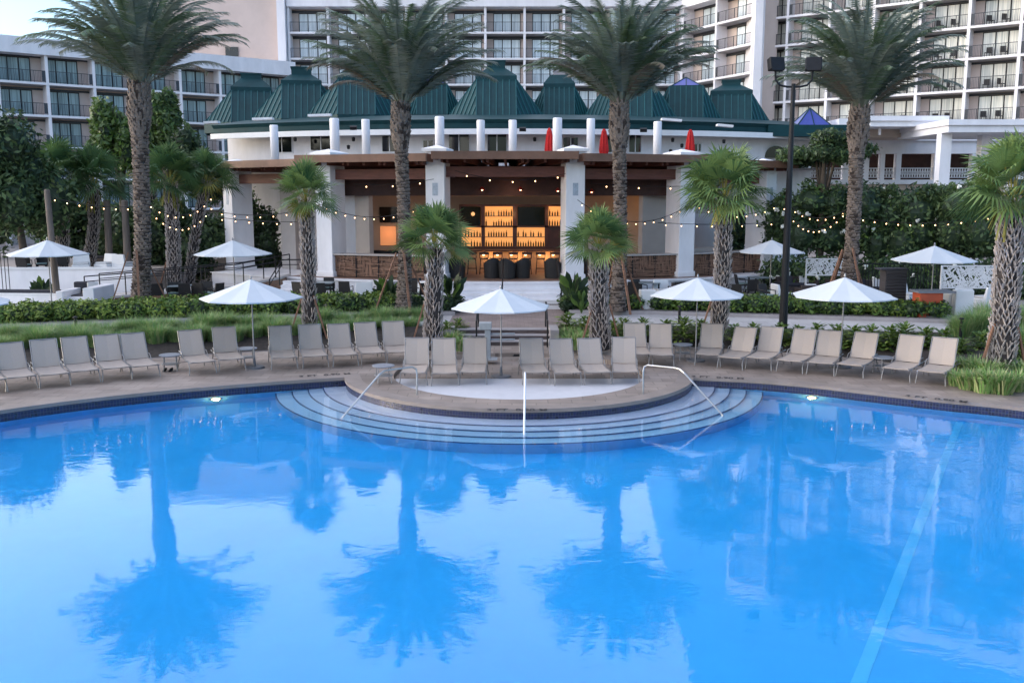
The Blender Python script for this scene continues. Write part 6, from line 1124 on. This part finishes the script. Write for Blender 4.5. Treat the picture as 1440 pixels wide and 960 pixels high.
D = 36.6; x0_, x1_ = P(1245, 400, D)[0], P(1275, 400, D)[0]; t = thing('louvred_cabinet', ((x0_ + x1_) / 2, D, Z_T), 'dark louvred service cabinet at the right of the terrace', 'cabinet'); z1_ = ZY(380, D); b = B(); b.bb(x0_, x1_, D, D + .6, Z_T, z1_); b.build('body', M['slats'], t)
b = B(); n = 14
for k in range(n): z = Z_T + .08 + (z1_ - Z_T - .1) * k / n; b.box(((x0_ + x1_) / 2, D - .02, z), (x1_ - x0_ - .06, .05, .045), tilt=.5)
b.build('louvres', M['slats'], t); b = B(); b.bb(x0_ - .2, x1_ + .04, D - .04, D + .66, z1_, z1_ + .06); b.build('top', M['cushion'], t)
D = 35.4; x0_, x1_ = P(1294, 420, D)[0], P(1326, 420, D)[0]; t = thing('towel_stand', ((x0_ + x1_) / 2, D, Z_T), 'orange red panelled stand with grey counter top near the right hedge', 'stand'); z1_ = ZY(412, D); b = B(); b.bb(x0_, x1_, D, D + .7, Z_T, z1_); b.build('panel_body', M['orange'], t); b = B(); b.bb(x0_ - .1, x1_ + .45, D - .08, D + .8, z1_, z1_ + .07); b.build('counter_top', mat('grey_counter', (.18, .19, .22), .5, .1, 5), t)
D = 36.0; x0_, x1_ = P(1344, 420, D)[0], P(1370, 420, D)[0]; t = thing('tall_white_bench', ((x0_ + x1_) / 2, D, Z_T), 'tall white upholstered bench back before the large lattice screen', 'bench'); b = B(); b.bb(x0_, x1_, D, D + .35, Z_T, ZY(408, D)); b.build('back', M['white'], t, bevel=.04); b = B(); b.bb(x0_ - .1, x0_ + .6, D + .4, D + 1.0, Z_T, Z_T + .8); b.build('seat_block', M['white'], t, bevel=.04)
# thin dark fences
def fence(px0, px1, D, y0, lb):
    x0_, x1_ = P(px0, 380, D)[0], P(px1, 380, D)[0]; zt_ = ZY(y0, D); t = thing('metal_fence', ((x0_ + x1_) / 2, D, Z_T), lb, 'fence', 'thin dark fences'); b = B(); b.bar((x0_, D, zt_), (x1_, D, zt_), .04); b.bar((x0_, D, Z_T + .15), (x1_, D, Z_T + .15), .03); n = int((x1_ - x0_) / .13)
    for k in range(n + 1): x = x0_ + (x1_ - x0_) * k / n; b.bb(x - .012, x + .012, D - .012, D + .012, Z_T, zt_)
    b.build('pickets', M['black'], t)
fence(1205, 1330, 41.6, 371, 'thin dark picket fence behind the right terrace'); fence(2, 12, 42.2, 356, 'thin dark picket fence at the far left')

# ------------------------------------------------------------------ STRING LIGHTS
BULB = emis('string_bulb_glow', (1, .55, .26), 2.6); wire = M['black']
def string(a, c, sag, n, lb, r=.023):
    a = Vector(P(*a)); c = Vector(P(*c)); t = thing('string_lights', a, lb, 'string lights', 'strings of warm bulbs'); pts = []
    for i in range(25): f = i / 24; p = a.lerp(c, f); p.z -= sag * 4 * f * (1 - f); pts.append(p)
    b = B(); b.tube(pts, .012, 4); b.build('wire', wire, t)
    for k in range(n):
        f = (k + .5) / n; p = a.lerp(c, f); p.z -= sag * 4 * f * (1 - f) + .10; b = B(); b.cyl(p, .018, p.z + .03, p.z + .1, n=5, m=0); b.lathe(p, [(.012, p.z - r), (r, p.z - r * .2), (r * .8, p.z + r * .5), (.014, p.z + r)], 7, 1); b.build('bulb', [wire, BULB], t)
string((68, 276, 38.7), (205, 290, 39), .18, 8, 'string of bulbs from the leaning timber pole to the left date palm')
string((205, 288, 39), (301, 285, 42), 1.0, 11, 'swagged string of bulbs between the left date palm and bar roof end, lower one'); string((206, 283, 38.5), (301, 272, 43), .75, 9, 'swagged string of bulbs between the left date palm and bar roof end, upper one')
string((303, 297, 43.5), (450, 288, 41.5), .3, 8, 'string of bulbs crossing the left outer bay, upper one'); string((303, 305, 43.5), (440, 311, 41), .1, 7, 'string of bulbs crossing the left outer bay, lower one')
string((452, 288, 42), (602, 286, 40.5), .55, 11, 'string of bulbs across the left bay up to the entrance pillar'); string((602, 288, 40.5), (628, 330, 40.4), .0, 5, 'short string of bulbs hanging down the left entrance pillar', .034)
string((812, 281, 41), (975, 284, 42.5), .9, 13, 'swagged string of bulbs from the right entrance pillar to the next pillar'); string((976, 286, 42.5), (1095, 287, 45), .5, 9, 'string of bulbs across the right outer bay, upper one'); string((925, 313, 42.5), (1095, 312, 45), .1, 8, 'string of bulbs across the right outer bay, lower one')
string((1100, 286, 45), (1190, 296, 39.5), 1.0, 12, 'swagged string of bulbs from the bar end to the right date palm, lower one'); string((1104, 283, 45), (1192, 294, 39.5), .55, 8, 'swagged string of bulbs from the bar end to the right date palm, upper one')
string((1206, 305, 39.6), (1400, 302, 36), .28, 11, 'long string of bulbs over the flowering hedge, lower one'); string((1312, 290, 46), (1440, 272, 44), .25, 14, 'string of bulbs along the hedge top at right'); string((1400, 290, 40), (1500, 318, 36), .2, 7, 'string of bulbs near the big right fan palm')
string((640, 240, 42), (800, 243, 43), .35, 5, 'string of small bulbs under the centre bay roof', .028); string((497, 259, 44), (610, 252, 42), .1, 3, 'sparse bulbs under the left bay roof', .028); string((830, 258, 43), (965, 262, 44), .05, 3, 'sparse bulbs under the right bay roof', .028)
